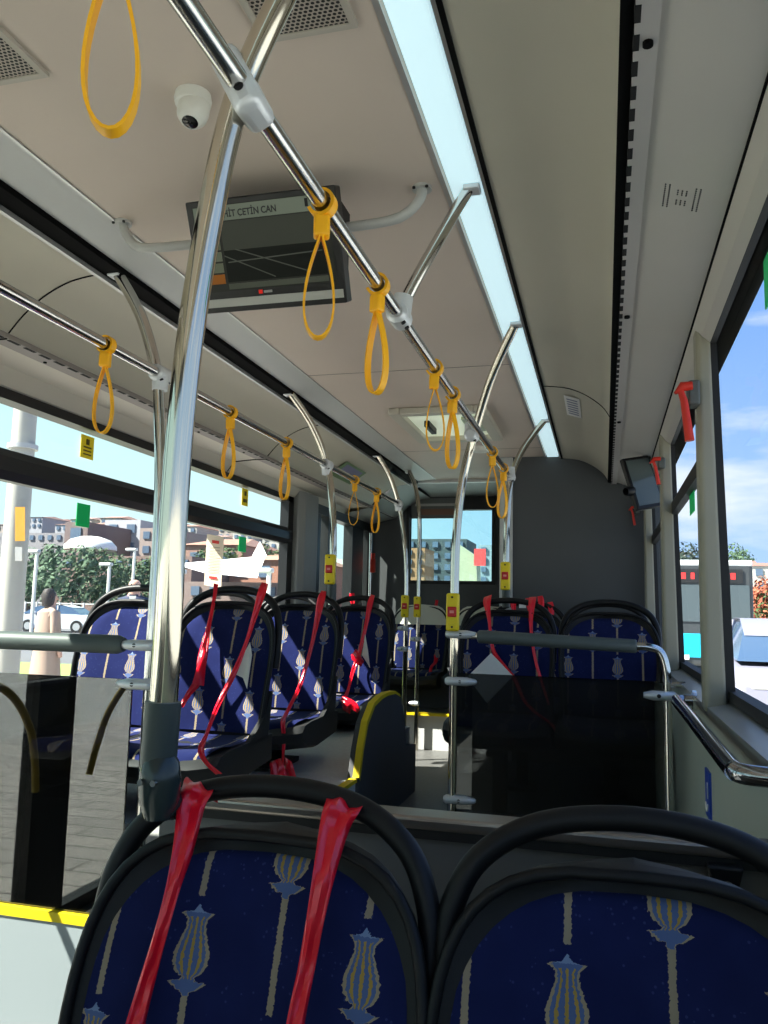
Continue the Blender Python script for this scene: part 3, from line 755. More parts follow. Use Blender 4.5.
# smoke detector
c = Vector((-.74, 4.98, CE))
o = MB().lathe([(.055, 0), (.055, -.012), (.045, -.03), (.02, -.036), (.001, -.037)], Matrix.Translation(c)).build('smoke_detector', WHITE); tag(o, 'small white round detector on the ceiling beyond the roof hatch', 'detector')
# roof hatch
o = empty('roof_hatch', (-.82, 4.3, CE), 'cream framed roof hatch in the ceiling towards the rear', 'hatch')
x0, x1, y0, y1 = -1.06, -.56, 3.93, 4.66
m = MB().box((x0, y0, CE-.035), (x0+.06, y1, CE)).box((x1-.06, y0, CE-.035), (x1, y1, CE)).box((x0+.06, y0, CE-.035), (x1-.06, y0+.06, CE)).box((x0+.06, y1-.06, CE-.035), (x1-.06, y1, CE))
wput(m.build('frame', mat('hatch_frame', (.58, .55, .47), .5), bevel=.006), o)
wput(MB().box((x0+.06, y0+.06, CE-.006), (x1-.06, y1-.06, CE-.002)).build('cover', mat('hatch_cover', (.66, .72, .56), .4, emit=.4), smooth=False), o)  # glow put into the cover's colour to brighten it; no lamp
wput(MB().box((-.93, 4.2, CE-.04), (-.90, 4.4, CE-.006)).build('handle', BLK, bevel=.004), o)
wput(MB().box((-.72, 4.15, CE-.02), (-.63, 4.45, CE-.006)).build('latch_plate', mat('hatch_cover2', (.45, .50, .36), .4), smooth=False), o)
# seams of the ceiling
m = MB().box((-1.26, 3.3, CE-.001), (-.36, 3.304, CE+.001)).box((-1.26, 5.05, CE-.001), (-.36, 5.054, CE+.001))
struct('trim_38', m, mat('seam', (.22, .18, .15), .6), smooth=False)

# ceiling screen
c = Vector((-.79, 1.69, Z(.865)))
tl, tr, bl, br = at(184, 203, 1.68), at(333, 184, 1.68), at(204, 314.5, 1.80), at(348, 303, 1.80)
ex = Vector((1, 0, 0)); ez = ((tl-bl)+(tr-br)).normalized(); ez = Vector((0, ez.y, ez.z)).normalized(); en = ex.cross(ez).normalized()  # en points away from camera? 
if en.y > 0: en = -en
cen = (tl+tr+bl+br)/4; W = .385; H = (tl-bl).length
T = frame3(cen, ex, ez, en if ex.cross(ez).dot(en) > 0 else -en)
sgn = 1 if T.col[2][1] < 0 else -1
o = empty('ceiling_screen', cen, 'black passenger information screen hung under the ceiling, showing a stop name', 'screen')
wput(MB().box((-W/2, -H/2, -.045*sgn), (W/2, H/2, 0), T).build('housing', mat('tv_black', (.012, .011, .010), .35), smooth=False, bevel=.004), o)
e = .001*sgn
def scr(name, x0, y0, x1, y1, col, k=1, em=.0):
    return wput(MB().box((x0*W-W/2, y0*H-H/2, 0), (x1*W-W/2, y1*H-H/2, e*k), T).build(name, mat('scr_'+name+str(col), col, .35, spec=.12, emit=em), smooth=False), o)
scr('display', .04, .19, .95, .95, (.022, .023, .019), 1, .4)
scr('title_bar', .05, .81, .94, .94, (.10, .115, .09), 2, .6)
scr('photo_sky', .22, .55, .90, .80, (.035, .038, .030), 2, .5)
scr('photo_ground', .22, .27, .90, .55, (.008, .009, .007), 2, .4)
for k_, (cc) in enumerate([(.20, .075, .015), (.09, .10, .07), (.10, .11, .08), (.09, .10, .07), (.20, .075, .015)]):
    scr('side_tile', .055, .66-.1*k_, .20, .745-.1*k_, cc, 2.2, .4)
scr('ticker', .22, .205, .90, .255, (.05, .055, .042), 2, .5)
scr('silver_strip', .03, .05, .985, .125, (.45, .45, .42), 3)
scr('maker_mark', .42, .145, .445, .18, (.6, .03, .02), 3, .3)
scr('maker_name', .455, .15, .51, .172, (.35, .35, .35), 3)
scr('clock_mark', .80, .85, .82, .92, (.02, .02, .02), 3)
# diagonal lines of the road picture
ln = MB()
for a, b_ in (((.30, .55), (.78, .30)), ((.22, .50), (.55, .28)), ((.24, .44), (.88, .47))):
    A = Vector((a[0]*W-W/2, a[1]*H-H/2, 0)); B_ = Vector((b_[0]*W-W/2, b_[1]*H-H/2, 0)); q = Vector((0, .003, 0)); zt = Vector((0, 0, e*2.6))
    ln.add([T @ (A+zt), T @ (B_+zt), T @ (B_+q+zt), T @ (A+q+zt)], [(0, 1, 2, 3)])
wput(ln.build('photo_line', mat('scr_line', (.035, .038, .030), .4, emit=.5), smooth=False), o)
text('ŞEHİT ÇETİN CAN', .0215, T @ Matrix.Translation((.236-W/2, H/2-.043, e*3)) @ Matrix.Scale(.86, 4, (1, 0, 0)), mat('scr_ink', (.008, .009, .008), .5), o, ext=.0002, align='RIGHT', off=.0005)
# brackets
for pts, lab in (([(-1.25, 1.83, CE), (-1.24, 1.83, CE-.03), (-1.20, 1.83, Z(.955)), (-1.12, 1.83, Z(.945)), (-.95, 1.83, Z(.945))], 'left'), ([(-.42, 1.83, CE), (-.425, 1.83, CE-.03), (-.46, 1.83, Z(.965)), (-.52, 1.83, Z(.95)), (-.7, 1.83, Z(.945))], 'right')):
    wput(MB().tube(smoothpath(pts, 6), .0125, 14).tube([(pts[0][0], 1.83, CE), (pts[0][0], 1.83, CE-.008)], .024, 16).build('bracket', PAINT), o)
    for s in (-.016, .016): wput(MB().tube([(pts[0][0]+s, 1.81, CE-.008), (pts[0][0]+s, 1.81, CE-.012)], .004, 8).build('screw', BLK), o)
wput(MB().box((-.97, 1.76, Z(.83)), (-.61, 1.85, Z(.99))).build('rear_mount', BLK, smooth=False), o)

# small speaker hole patch and label on the right panel
m = MB(); 
def onpanel(x): 
    t = (x-.075)/(.24-.075); return Z(.85-.05*t)
for i in range(9):
    for j in range(12):
        if (i in (2, 6)) or (i in (3, 4, 5) and j in (0, 1, 5, 6, 10, 11)): continue
        x = .122+i*.008; yy = 1.575+j*.0078
        m.box((x, yy, onpanel(x)-.0012), (x+.0028, yy+.004, onpanel(x)+.001))
o = m.build('speaker_grille', INK, smooth=False); tag(o, 'small rectangle of speaker holes in the right ceiling panel', 'speaker')
# warning label on right cove
def covepoint(s, f):
    P = covepts(s); i = f*(len(P)-1); a = int(min(i, len(P)-2)); return P[a].lerp(P[a+1], i-a)
A, B_ = covepoint(1, .20), covepoint(1, .40)
o = empty('label_sheet', (A.x, 3.9, A.z), 'white printed label stuck on the right ceiling cove', 'label')
wput(MB().add([(A.x, 3.72, A.z-.004), (B_.x, 3.72, B_.z-.004), (B_.x, 4.1, B_.z-.004), (A.x, 4.1, A.z-.004)], [(0, 1, 2, 3)]).build('sheet', mat('label_grey', (.85, .84, .82), .5), smooth=False), o)
m = MB()
for k in range(7):
    y = 3.76+k*.045; q0 = A.lerp(B_, .15); q1 = A.lerp(B_, .85)
    m.add([(q0.x, y, q0.z-.006), (q1.x, y, q1.z-.006), (q1.x, y+.02, q1.z-.006), (q0.x, y+.02, q0.z-.006)], [(0, 1, 2, 3)])
wput(m.build('print', mat('print_blue', (.25, .27, .38), .5), smooth=False), o)
# poster on left cove
A, B_ = covepoint(-1, .35), covepoint(-1, .75)
o = empty('cove_poster', (A.x, 5.0, A.z), 'small green and violet poster on the left ceiling cove above the rail end', 'poster')
wput(MB().add([(A.x, 5.0, A.z-.006), (B_.x, 5.0, B_.z-.006), (B_.x, 5.45, B_.z-.006), (A.x, 5.45, A.z-.006)], [(0, 1, 2, 3)]).build('sheet', mat('poster_green', (.16, .24, .10), .5), smooth=False), o)
q0 = A.lerp(B_, .1); q1 = A.lerp(B_, .5)
wput(MB().add([(q0.x, 5.05, q0.z-.009), (q1.x, 5.05, q1.z-.009), (q1.x, 5.4, q1.z-.009), (q0.x, 5.4, q0.z-.009)], [(0, 1, 2, 3)]).build('picture', mat('poster_violet', (.18, .15, .28), .5), smooth=False), o)

# emergency hammers
def hammer(y, lab, s=1, x=.232, zt=.60):
    o = empty('emergency_hammer', (x, y, Z(zt)), lab, 'hammer', 'red emergency hammers on the window pillars')
    wput(MB().box((x-.0, y-.01, Z(zt-.03*s)), (x+.03, y+.05, Z(zt+.035*s))).build('holder', mat('holder_grey', (.10, .11, .10), .5), bevel=.006), o)
    wput(MB().tube([(x-.02, y-.012, Z(zt+.005)), (x-.012, y-.012, Z(zt-.02*s)), (x+.0, y-.012, Z(zt-.125*s))], [.008*s, .0095*s, .012*s], 10).build('handle', mat('hammer_red', (.60, .03, .012), .45)), o)
    wput(MB().tube([(x-.035, y-.012, Z(zt)), (x-.015, y-.012, Z(zt+.018)), (x+.01, y-.012, Z(zt+.02))], [.004*s, .013*s, .011*s], 10).build('head', mat('hammer_red', (.60, .03, .012), .45)), o)
hammer(2.28, 'large red-orange emergency hammer on the nearest right window pillar', 1.05, .225, .60)
hammer(3.66, 'small red emergency hammer on the middle right window pillar behind the monitor', .75, .232, .66)
hammer(5.30, 'tiny red emergency hammer at the rearmost right pillar below the monitor', .75, .19, .66)
# side monitor
c = at(642, 483, 4.2)
o = empty('driver_monitor', c, 'small dark tilted monitor hung beside the right window pillars', 'monitor')
M = Matrix.Translation(c) @ Matrix.Rotation(math.radians(38), 4, 'Z') @ Matrix.Rotation(math.radians(-12), 4, 'Y') @ Matrix.Rotation(math.radians(-10), 4, 'X')
wput(MB().box((-.085, -.015, -.135), (.085, .015, .135), M).build('housing', BLK, bevel=.006), o)
wput(MB().box((-.072, -.017, -.115), (.072, -.0145, .12), M).build('display', mat('mon_glass', (.09, .11, .11), .08), smooth=False), o)
wput(MB().tube([c, (.20, 4.25, Z(.72)), (.225, 4.25, Z(.805))], .012, 8).build('arm', BLK), o)
wput(MB().lathe([(.001, .03), (.02, .028), (.026, 0), (.02, -.02)], M @ Matrix.Translation((-.095, 0, -.03)) @ Matrix.Rotation(math.pi/2, 4, 'Y')).build('knob', BLK), o)
# small fire alarm red thing at rear door
o = MB().box((-1.98, 6.86, Z(.33)), (-1.94, 6.9, Z(.45))).box((-1.975, 6.865, Z(.45)), (-1.945, 6.895, Z(.50))).build('red_lever', mat('hammer_red', (.60, .03, .012), .45), bevel=.006); tag(o, 'tiny red emergency lever by the rear door', 'lever')

# window stickers
def sticker(px0, py0, px1, py1, m, lab, x=XL-.035, name='window_sticker', marks=None, side=1):
    def hit(px, py):
        d_ = ray(px, py); t = x/d_.x; return CAM+d_*t
    a = hit((px0+px1)/2, py0); b_ = hit((px0+px1)/2, py1); l_ = hit(px0, py0); r_ = hit(px1, py0)
    z0, z1 = min(a.z, b_.z), max(a.z, b_.z); y0, y1 = sorted((l_.y, r_.y))
    o = MB().box((x, y0, z0), (x+.003*side, y1, z1)).build(name, m, smooth=False); tag(o, lab, 'sticker')
    if marks:
        k = MB()
        for (u0, v0, u1, v1) in marks:
            k.box((x+.003*side, y0+(y1-y0)*u0, z0+(z1-z0)*v0), (x+.005*side, y0+(y1-y0)*u1, z0+(z1-z0)*v1))
        k.build('print', marks_m, o, smooth=False)
    return o
marks_m = mat('ink_brown', (.10, .08, .01), .5)
YST = mat('sticker_yellow', (.55, .44, .01), .5, emit=.2)  # slight glow painted in for light coming through the pane
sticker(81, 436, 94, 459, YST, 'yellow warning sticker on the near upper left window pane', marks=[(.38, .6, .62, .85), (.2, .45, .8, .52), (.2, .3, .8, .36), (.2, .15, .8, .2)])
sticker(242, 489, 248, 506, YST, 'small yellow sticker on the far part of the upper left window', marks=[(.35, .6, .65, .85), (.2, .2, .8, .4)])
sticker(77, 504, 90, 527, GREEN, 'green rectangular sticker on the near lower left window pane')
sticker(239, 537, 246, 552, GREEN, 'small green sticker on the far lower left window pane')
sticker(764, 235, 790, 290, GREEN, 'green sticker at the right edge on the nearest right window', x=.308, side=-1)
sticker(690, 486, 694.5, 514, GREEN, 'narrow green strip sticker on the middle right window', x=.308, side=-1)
# paper notice
def sheet(name, pts, y, m, lab, cat='paper', th=.001, ys=None):
    V = [at(px, py, (ys[i] if ys else y)) for i, (px, py) in enumerate(pts)]
    o = MB().add(V+[v+Vector((0, th, 0)) for v in V], [tuple(range(len(V))), tuple(range(2*len(V)-1, len(V)-1, -1))]+[(i, (i+1) % len(V), (i+1) % len(V)+len(V), i+len(V)) for i in range(len(V))]).build(name, m, smooth=False)
    tag(o, lab, cat); return o
yn = 3.9
o = sheet('paper_notice', [(207, 534), (224, 537), (221, 588), (204, 585)], yn, PAPERC, 'cream paper notice with red headings hanging in the left window', 'notice')
def quad(px0, py0, px1, py1, y):
    return [at(px0, py0, y), at(px1, py0+1, y), at(px1, py1+1, y), at(px0, py1, y)]
k = MB()
k.add(quad(212, 540, 219, 543, yn-.004), [(0, 1, 2, 3)]); k.add(quad(209, 576, 217, 578.5, yn-.004), [(0, 1, 2, 3)])
k.build('red_heading', INKR, o, smooth=False)
k = MB()
for i in range(9): k.add(quad(208.5-.1*i, 546.5+3.1*i, 220-.1*i, 547.2+3.1*i, yn-.004), [(0, 1, 2, 3)])
k.build('text_line', mat('ink_soft', (.33, .26, .2), .6), o, smooth=False)

# ------------------------------------------------------------------ red tapes
def ribbon(pts, lab, group=None, extra=None, m=TAPE, name='barrier_tape', seed=0):
    """pts: (px, py, y, width in px of the photo)"""
    rnd = random.Random(seed)
    P = [(at(a, b, y), w/F*y) for a, b, y, w in pts]
    cen_ = smoothpath([p for p, w in P], 7); ws = smoothpath([(w, 0, 0) for p, w in P], 7)
    rows = []
    for i, c_ in enumerate(cen_):
        t = (cen_[min(i+1, len(cen_)-1)]-cen_[max(i-1, 0)]).normalized()
        t = (t*.35+(cen_[-1]-cen_[0]).normalized()).normalized()
        v = (c_-CAM).normalized(); s = t.cross(v).normalized(); nrm = s.cross(t).normalized()
        w = ws[i].x; row = []
        for j in range(7):
            q = j/6-.5
            row.append(c_+s*w*q+nrm*(w*.11*min(1, i/9)*math.sin(q*9+i*.23+seed)+rnd.uniform(-1, 1)*w*.006))
        rows.append(row)
    k = MB().grid(rows)
    if extra:
        for poly, y in extra:
            V = [at(a, b, y+rnd.uniform(-.008, .008)) for a, b in poly]
            k.add(V, [tuple(range(len(V)))])
    o = k.build(name, m)
    sm = o.modifiers.new('thickness', 'SOLIDIFY'); sm.thickness = .0006
    return tag(o, lab, 'tape', group)
RG = 'red barrier tapes tied over the seats'
# near seat: handle at y~.96, drapes to cushion at y~.82
ribbon([(205, 797, 1.068, 30), (203, 787, 1.058, 32), (200, 783, 1.035, 33), (197, 790, 1.005, 32), (191, 806, .995, 29), (183, 850, .955, 22), (173, 888, .935, 15), (160, 935, .92, 14), (146, 985, .92, 17), (134, 1030, .90, 20), (126, 1070, .88, 20)], 'wide red tape over the left end of the foreground seat handle', RG, seed=1)
ribbon([(349, 816, 1.068, 34), (348, 805, 1.058, 36), (346, 800, 1.035, 38), (342, 808, 1.005, 36), (335, 825, .99, 31), (325, 870, .945, 23), (315, 920, .93, 18), (306, 970, .925, 17), (297, 1015, .90, 18), (290, 1060, .88, 18)], 'wide red tape over the right end of the foreground seat handle', RG, seed=2)
ribbon([(216, 584, 2.88, 5), (214, 600, 2.84, 4), (208, 630, 2.78, 5), (203, 655, 2.74, 10), (198, 680, 2.70, 9), (188, 695, 2.68, 6), (181, 707, 2.66, 5)], 'red tape bunched on the left side of the front-row aisle seat', RG, seed=3,
       extra=[([(196, 672), (205, 640), (207, 655), (204, 686), (192, 684)], 2.69)])
ribbon([(265, 583, 2.89, 7), (262, 592, 2.84, 9), (255, 615, 2.80, 6), (246, 643, 2.76, 4), (234, 673, 2.70, 6), (218, 705, 2.64, 5), (207, 733, 2.45, 4), (201, 750, 2.32, 7), (206, 762, 2.33, 6), (219, 774, 2.36, 7)], 'long red tape slanting across the front-row aisle seat and under its pan', RG, seed=4)
ribbon([(324, 591, 3.62, 5), (321, 600, 3.57, 8), (316, 625, 3.52, 5), (310, 652, 3.48, 4), (300, 685, 3.42, 4), (287, 712, 3.25, 4), (283, 722, 3.10, 5), (284, 740, 3.09, 4), (283, 758, 3.08, 3), (283, 775, 3.08, 4)], 'long red tape hanging from the second-row aisle seat to the podium', RG, seed=5)
ribbon([(274, 762, 3.0, 10), (279, 775, 3.0, 16), (284, 790, 3.0, 14), (287, 803, 3.0, 8)], 'crumpled bundle of red tape lying below the second-row seat', RG, seed=6,
       extra=[([(270, 762), (280, 758), (285, 768), (282, 784), (270, 783)], 3.0), ([(285, 757), (292, 762), (297, 780), (293, 783), (284, 772)], 3.02), ([(267, 785), (281, 782), (288, 805), (279, 803)], 3.01)])
ribbon([(297, 785, 3.0, 2), (298, 800, 3.0, 3), (300, 820, 3.0, 2)], 'thin red tape tail dangling over the podium edge', RG, seed=16)
ribbon([(373, 595, 4.42, 4), (370, 604, 4.38, 6), (366, 625, 4.33, 4), (360, 650, 4.28, 4), (354, 668, 4.25, 4), (348, 690, 4.1, 3), (345, 698, 4.0, 5)], 'red tape across the last-row aisle seat above the wheel arch', RG, seed=7,
       extra=[([(351, 655), (356, 649), (364, 661), (361, 667), (352, 660)], 4.24)])
ribbon([(341, 698, 3.88, 5), (347, 702, 3.86, 9), (354, 706, 3.86, 8), (359, 711, 3.86, 5)], 'knot of red tape under the pan of the last-row aisle seat', RG, seed=8, extra=[([(341, 700), (352, 704), (350, 714), (343, 710)], 3.85)])
ribbon([(488, 596, 4.03, 8), (487, 602, 3.99, 8), (489, 618, 3.95, 4), (491, 636, 3.92, 3), (494, 652, 3.90, 4), (505, 668, 3.86, 5), (515, 680, 3.84, 4), (524, 700, 3.80, 3), (535, 712, 3.75, 3), (552, 725, 3.6, 3), (560, 740, 3.5, 4)], 'red tape over the left end of the right aisle seat, slanting behind the screen', RG, seed=9)
ribbon([(533, 597, 4.03, 7), (532, 603, 3.99, 7), (531, 620, 3.95, 4), (532, 640, 3.92, 3), (536, 662, 3.89, 3), (541, 680, 3.85, 3), (549, 705, 3.8, 2)], 'red tape over the right end of the right aisle seat', RG, seed=10)
for i, (x, y) in enumerate(((513, 603), (529, 603), (541, 601), (551, 607))):
    ribbon([(x-1, y-5, 4.86, 5), (x, y, 4.84, 6), (x+1, y+8, 4.82, 4)], ['red tape bow tied on the rear handle left of centre', 'red tape bow behind the right tape of the aisle seat', 'small red tape bow tied near the handle bend', 'small red tape bow at the right end of the rear handle'][i], 'small red tape bows on the second right-hand row', seed=11+i)
o = sheet('paper_tag', [(519, 600), (526, 599), (526, 608), (519, 608)], 4.83, PAPER, 'tiny white paper square behind the taped right-hand seat')
ribbon([(437, 600, 6.25, 3), (434, 620, 6.2, 3), (434, 640, 6.15, 4), (436, 660, 6.1, 4), (431, 668, 5.9, 3), (430, 682, 5.85, 4)], 'red tape hanging down the rear seat', RG, seed=15)
ribbon([(352, 593, 5.1, 5), (352, 598, 5.1, 6), (353, 604, 5.1, 4)], 'tiny red tape end behind the last left seat row', RG, seed=17)
# paper sheets
sheet('paper_sheet', [(491, 653), (513, 676), (487, 703), (467, 677)], 3.83, PAPER, 'white square paper hanging cornerwise on the taped right-hand seat', ys=[3.87, 3.84, 3.80, 3.84])
sheet('paper_sheet', [(250, 642), (252, 655), (247, 689), (243, 678), (235, 674), (243, 655)], 2.74, CREAM, 'cream paper scrap under the tape of the front-row aisle seat', ys=[2.77, 2.76, 2.70, 2.72, 2.72, 2.76])
sheet('paper_sheet', [(365, 634), (368, 650), (370, 668), (362, 655)], 4.28, CREAM, 'small cream paper scrap on the last-row aisle seat', ys=[4.31, 4.29, 4.26, 4.28])

# ------------------------------------------------------------------ outside world
GZ = -.33
road = mat('asphalt', (.42, .41, .39), .85, noise=.12, nscale=2)
struct('ground', MB().box((-6.0, -60, GZ-.2), (200, 300, GZ)).box((-300, -60, GZ-.2), (-6, 300, GZ-.001)), road, smooth=False)
# paving beside the bus
m = bpy.data.materials.new('paving'); n, l = nodes(m); b = n['Principled BSDF']
tc = n.new('ShaderNodeTexCoord'); bk = n.new('ShaderNodeTexBrick'); bk.inputs['Scale'].default_value = 1
bk.inputs['Color1'].default_value = (.50, .46, .42, 1); bk.inputs['Color2'].default_value = (.42, .39, .36, 1); bk.inputs['Mortar'].default_value = (.16, .14, .13, 1)
bk.inputs['Mortar Size'].default_value = .008; bk.inputs['Brick Width'].default_value = .8; bk.inputs['Row Height'].default_value = .2
l.new(tc.outputs['Object'], bk.inputs['Vector']); l.new(bk.outputs['Color'], b.inputs['Base Color']); b.inputs['Roughness'].default_value = .8
struct('pavement', MB().box((-6.0, -30, GZ-.1), (XL-.35, 60, GZ+.12)), m, smooth=False)
struct('parking', MB().box((-300, 18, GZ-.1), (-7, 300, GZ+.02)), mat('asphalt_dark', (.13, .13, .135), .85, noise=.12, nscale=.5), smooth=False)
struct('verge', MB().box((-40, 10.5, GZ-.05), (-6.2, 16, GZ+.2)), mat('grass', (.25, .33, .08), .9, noise=.5, nscale=6), smooth=False)

GR = mat('leaf_green', (.06, .11, .04), .8, noise=.5, nscale=3)
GR2 = mat('leaf_blue_green', (.09, .15, .085), .8, noise=.5, nscale=2)
BARK = mat('bark', (.09, .065, .045), .9)
def tree(loc, r, h, lab, m, seed, group='trees outside', name='tree'):
    rnd = random.Random(seed); o = empty(name, loc, lab, 'tree', group, world=True)
    L = Vector(loc)
    wput(MB().tube([L, L+Vector((0, 0, h*.55))], [r*.09, r*.05], 8).build('trunk', BARK), o)
    k = MB()
    for i in range(34):
        a = rnd.uniform(0, 6.28); q = rnd.random()**.5*r; zz = h*(.36+.62*rnd.random()); q *= math.sin(min(1, (1.02-zz/h)*1.9)*math.pi/2)
        c_ = L+Vector((q*math.cos(a), q*math.sin(a), zz)); rr = r*rnd.uniform(.18, .32)
        for j in range(46):
            n_ = Vector((rnd.gauss(0, 1), rnd.gauss(0, 1), rnd.gauss(0, 1))).normalized()
            e1 = n_.orthogonal().normalized(); e2 = n_.cross(e1); w_ = r*rnd.uniform(.03, .07); tl_ = Vector((rnd.gauss(0, .3), rnd.gauss(0, .3), rnd.gauss(0, .3)))
            p_ = c_+n_*rr; e1 = (e1+tl_)*w_; e2 = e2*w_
            k.add([p_-e1, p_+e2*.6, p_+e1, p_-e2*.6], [(0, 1, 2, 3)])
    wput(k.build('foliage', m, smooth=False, recalc=False), o)
def P3(px, py, y): return at(px, py, y)
def ground_at(px, y): 
    d_ = ray(px, 600); return Vector((d_.x*y, y, GZ))
WINM = mat('house_window', (.10, .14, .20), .3)
def house(px0, px1, ytop, Y, dep, wallc, roofc, lab, nx=3, nz=2, roofh=.0, zb=None, group='buildings outside', gable=True, name='building'):
    wallc = tuple(c*.55 for c in wallc); roofc = roofc and tuple(c*.6 for c in roofc)
    a = ray(px0, 600).x*Y; b_ = ray(px1, 600).x*Y; zt = P3((px0+px1)/2, ytop, Y).z
    z0 = GZ if zb is None else zb
    o = empty(name, ((a+b_)/2, Y, z0), lab, 'building', group)
    wput(MB().box((a, Y, z0), (b_, Y+dep, zt)).build('wall', mat('wall'+str(wallc), wallc, .8, noise=.06, nscale=.3), smooth=False), o)
    if roofc:
        rh = roofh or (b_-a)*.16; ov = (b_-a)*.04
        k = MB()
        k.add([(a-ov, Y-ov, zt), (b_+ov, Y-ov, zt), (b_+ov, Y+dep+ov, zt), (a-ov, Y+dep+ov, zt), (a+(b_-a)*.2, Y+dep/2, zt+rh), (b_-(b_-a)*.2, Y+dep/2, zt+rh)], [(0, 1, 5, 4), (2, 3, 4, 5), (1, 2, 5), (3, 0, 4), (0, 3, 2, 1)])
        wput(k.build('roof', mat('roof'+str(roofc), roofc, .8, noise=.15, nscale=1), smooth=False), o)
    H_ = zt-z0
    fh = min(H_, (b_-a)*nz/nx*.9)
    for i in range(nx):
        for j in range(nz):
            cw = (b_-a)/nx; ch = fh/nz
            x0 = a+cw*(i+.28); z_ = zt-fh+ch*(j+.25)
            wput(MB().box((x0, Y-.05-.001*Y, z_), (x0+cw*.45, Y+.02, z_+ch*.5)).build('window', WINM, smooth=False), o)
    return o
# hill behind on the left
rows = []
for i in range(9):
    Y = 150+i*14
    rows.append([Vector((ray(px, 600).x*Y, Y, GZ+ (P3(200, 545-6*math.sin(i/8*1.57), Y).z)*(i/8)**.8*(.85+.12*math.sin(px*.045+i)))) for px in range(-60, 420, 16)])
struct('hill', MB().grid(rows), mat('hill_haze', (.30, .36, .30), .9, noise=.3, nscale=.06))
WC = [(.62, .58, .56), (.70, .66, .60), (.62, .52, .46), (.56, .56, .60), (.66, .60, .50)]
RC = [(.52, .26, .20), (.55, .32, .25), (.46, .30, .26)]
rnd = random.Random(3)
k = 0
words = ['white', 'cream', 'tan', 'pale grey', 'sand']
for px in range(-10, 300, 15):
    Y = (150, 172)[k % 2]; w = rnd.uniform(16, 24)
    top = rnd.uniform(517, 531) + (4 if px > 200 else 0)+(8 if 160<px<215 else 0)
    ci = rnd.randrange(5)
    house(px, px+w, top, Y, 10, WC[ci], RC[k % 3], words[ci]+' red-roofed house on the hillside, seen through the left window', 3, 2, group='distant hillside houses', name='hillside_house'); k += 1
# nearer left buildings
house(-30, 78, 533, 75, 12, (.42, .40, .42), None, 'long blue-grey building with many windows behind the trees', 12, 1)
house(60, 83, 522, 72, 8, (.30, .22, .21), None, 'narrow brick tower behind the white dome', 1, 1)
house(100, 136, 520, 80, 10, (.66, .66, .70), None, 'white apartment block with blue-grey windows left of the poles', 2, 2)
house(136, 165, 528, 78, 10, (.50, .40, .36), None, 'brown block partly behind the bright pole', 2, 3)
house(60, 190, 556, 56, 10, (.36, .24, .21), None, 'long low brick building under the dome', 10, 1)
house(180, 240, 545, 70, 10, (.50, .30, .24), (.55, .30, .22), 'brick building with dark window band behind the paper notice', 2, 1)
house(228, 300, 560, 62, 14, (.60, .30, .20), (.62, .36, .25), 'low building with orange tiled roof by the window end', 3, 1)
house(150, 300, 582, 38, 3, (.40, .30, .27), None, 'low brown wall under the white canopy', 8, 1)
# white dome
c_ = ground_at(87, 58); zt = P3(87, 536, 58).z; zb_ = P3(87, 550, 58).z
o = MB().lathe([(2.1, zb_), (2.05, zb_+(zt-zb_)*.3), (1.6, zb_+(zt-zb_)*.7), (.8, zt-.08), (.01, zt)], Matrix.Translation((c_.x, 58, 0))).build('dome_roof', mat('dome_white', (.80, .78, .72), .6)); tag(o, 'low white dome roof above the brick building', 'roof')
# white canopy roof
V = [P3(184, 563, 36), P3(262, 556, 44), P3(266, 555, 34), P3(257, 578, 30), P3(205, 573, 30), P3(184, 567, 31)]
o = MB().add(V, [tuple(range(6))]).build('canopy_roof', mat('canopy_white', (.88, .87, .86), .6, emit=.15), smooth=False); tag(o, 'white sloping canopy roof seen above the seats through the left window', 'canopy')  # white emission painted on as brightness; the canopy is no lamp
o = MB().add([P3(252, 556, 42), P3(260, 541, 42), P3(267, 556, 42), P3(262, 556, 45)], [(0, 1, 2), (2, 1, 3), (3, 1, 0)]).build('canopy_peak', mat('canopy_white', (.88, .87, .86), .6), smooth=False); tag(o, 'white pointed tent peak beyond the canopy', 'canopy')
# hedge and grass slope
for i, (px, Y, top, r, mm) in enumerate(((28, 42, 556, 2.6, GR2), (50, 40, 552, 2.8, GR2), (78, 40, 548, 3.0, GR2), (102, 42, 553, 2.6, GR), (124, 46, 562, 2.6, GR2), (146, 48, 564, 2.4, GR), (-4, 44, 565, 2.4, GR), (265, 60, 545, 2.6, GR), (228, 58, 549, 2.4, GR), (200, 62, 552, 2.2, GR), (285, 64, 549, 2.6, GR))):
    Y += 7; g_ = ground_at(px, Y); h = P3(px, top, Y).z-GZ
    tree(tuple(g_), r, h, ['broad green tree behind the white car, left of the lamp', 'bushy tree above the white car', 'largest green tree between lamp posts', 'dark tree right of the large one', 'round tree above the bald man outside', 'tree just left of the bright pole', 'tree at the left picture edge', 'green tree beyond the white tent peak', 'green tree above the canopy behind the green sticker', 'small tree behind the paper notice', 'tree at the far end of the left window'][i], mm, i)
# fence
o = empty('railing_fence', tuple(ground_at(60, 43)), 'pale railing fence behind the white car', 'fence')
a = ray(-20, 600).x*43; b_ = ray(150, 600).x*34
k = MB().box((a, 43, GZ+.3), (b_, 43.05, GZ+.36)).box((a, 43, GZ+1.5), (b_, 43.05, GZ+1.56)); wput(k.build('rail', LGREY, smooth=False), o)
for i in range(22):
    x = a+(b_-a)*i/21; wput(MB().box((x, 42.97, GZ), (x+.09, 43.06, GZ+1.6)).build('post', LGREY, smooth=False), o)
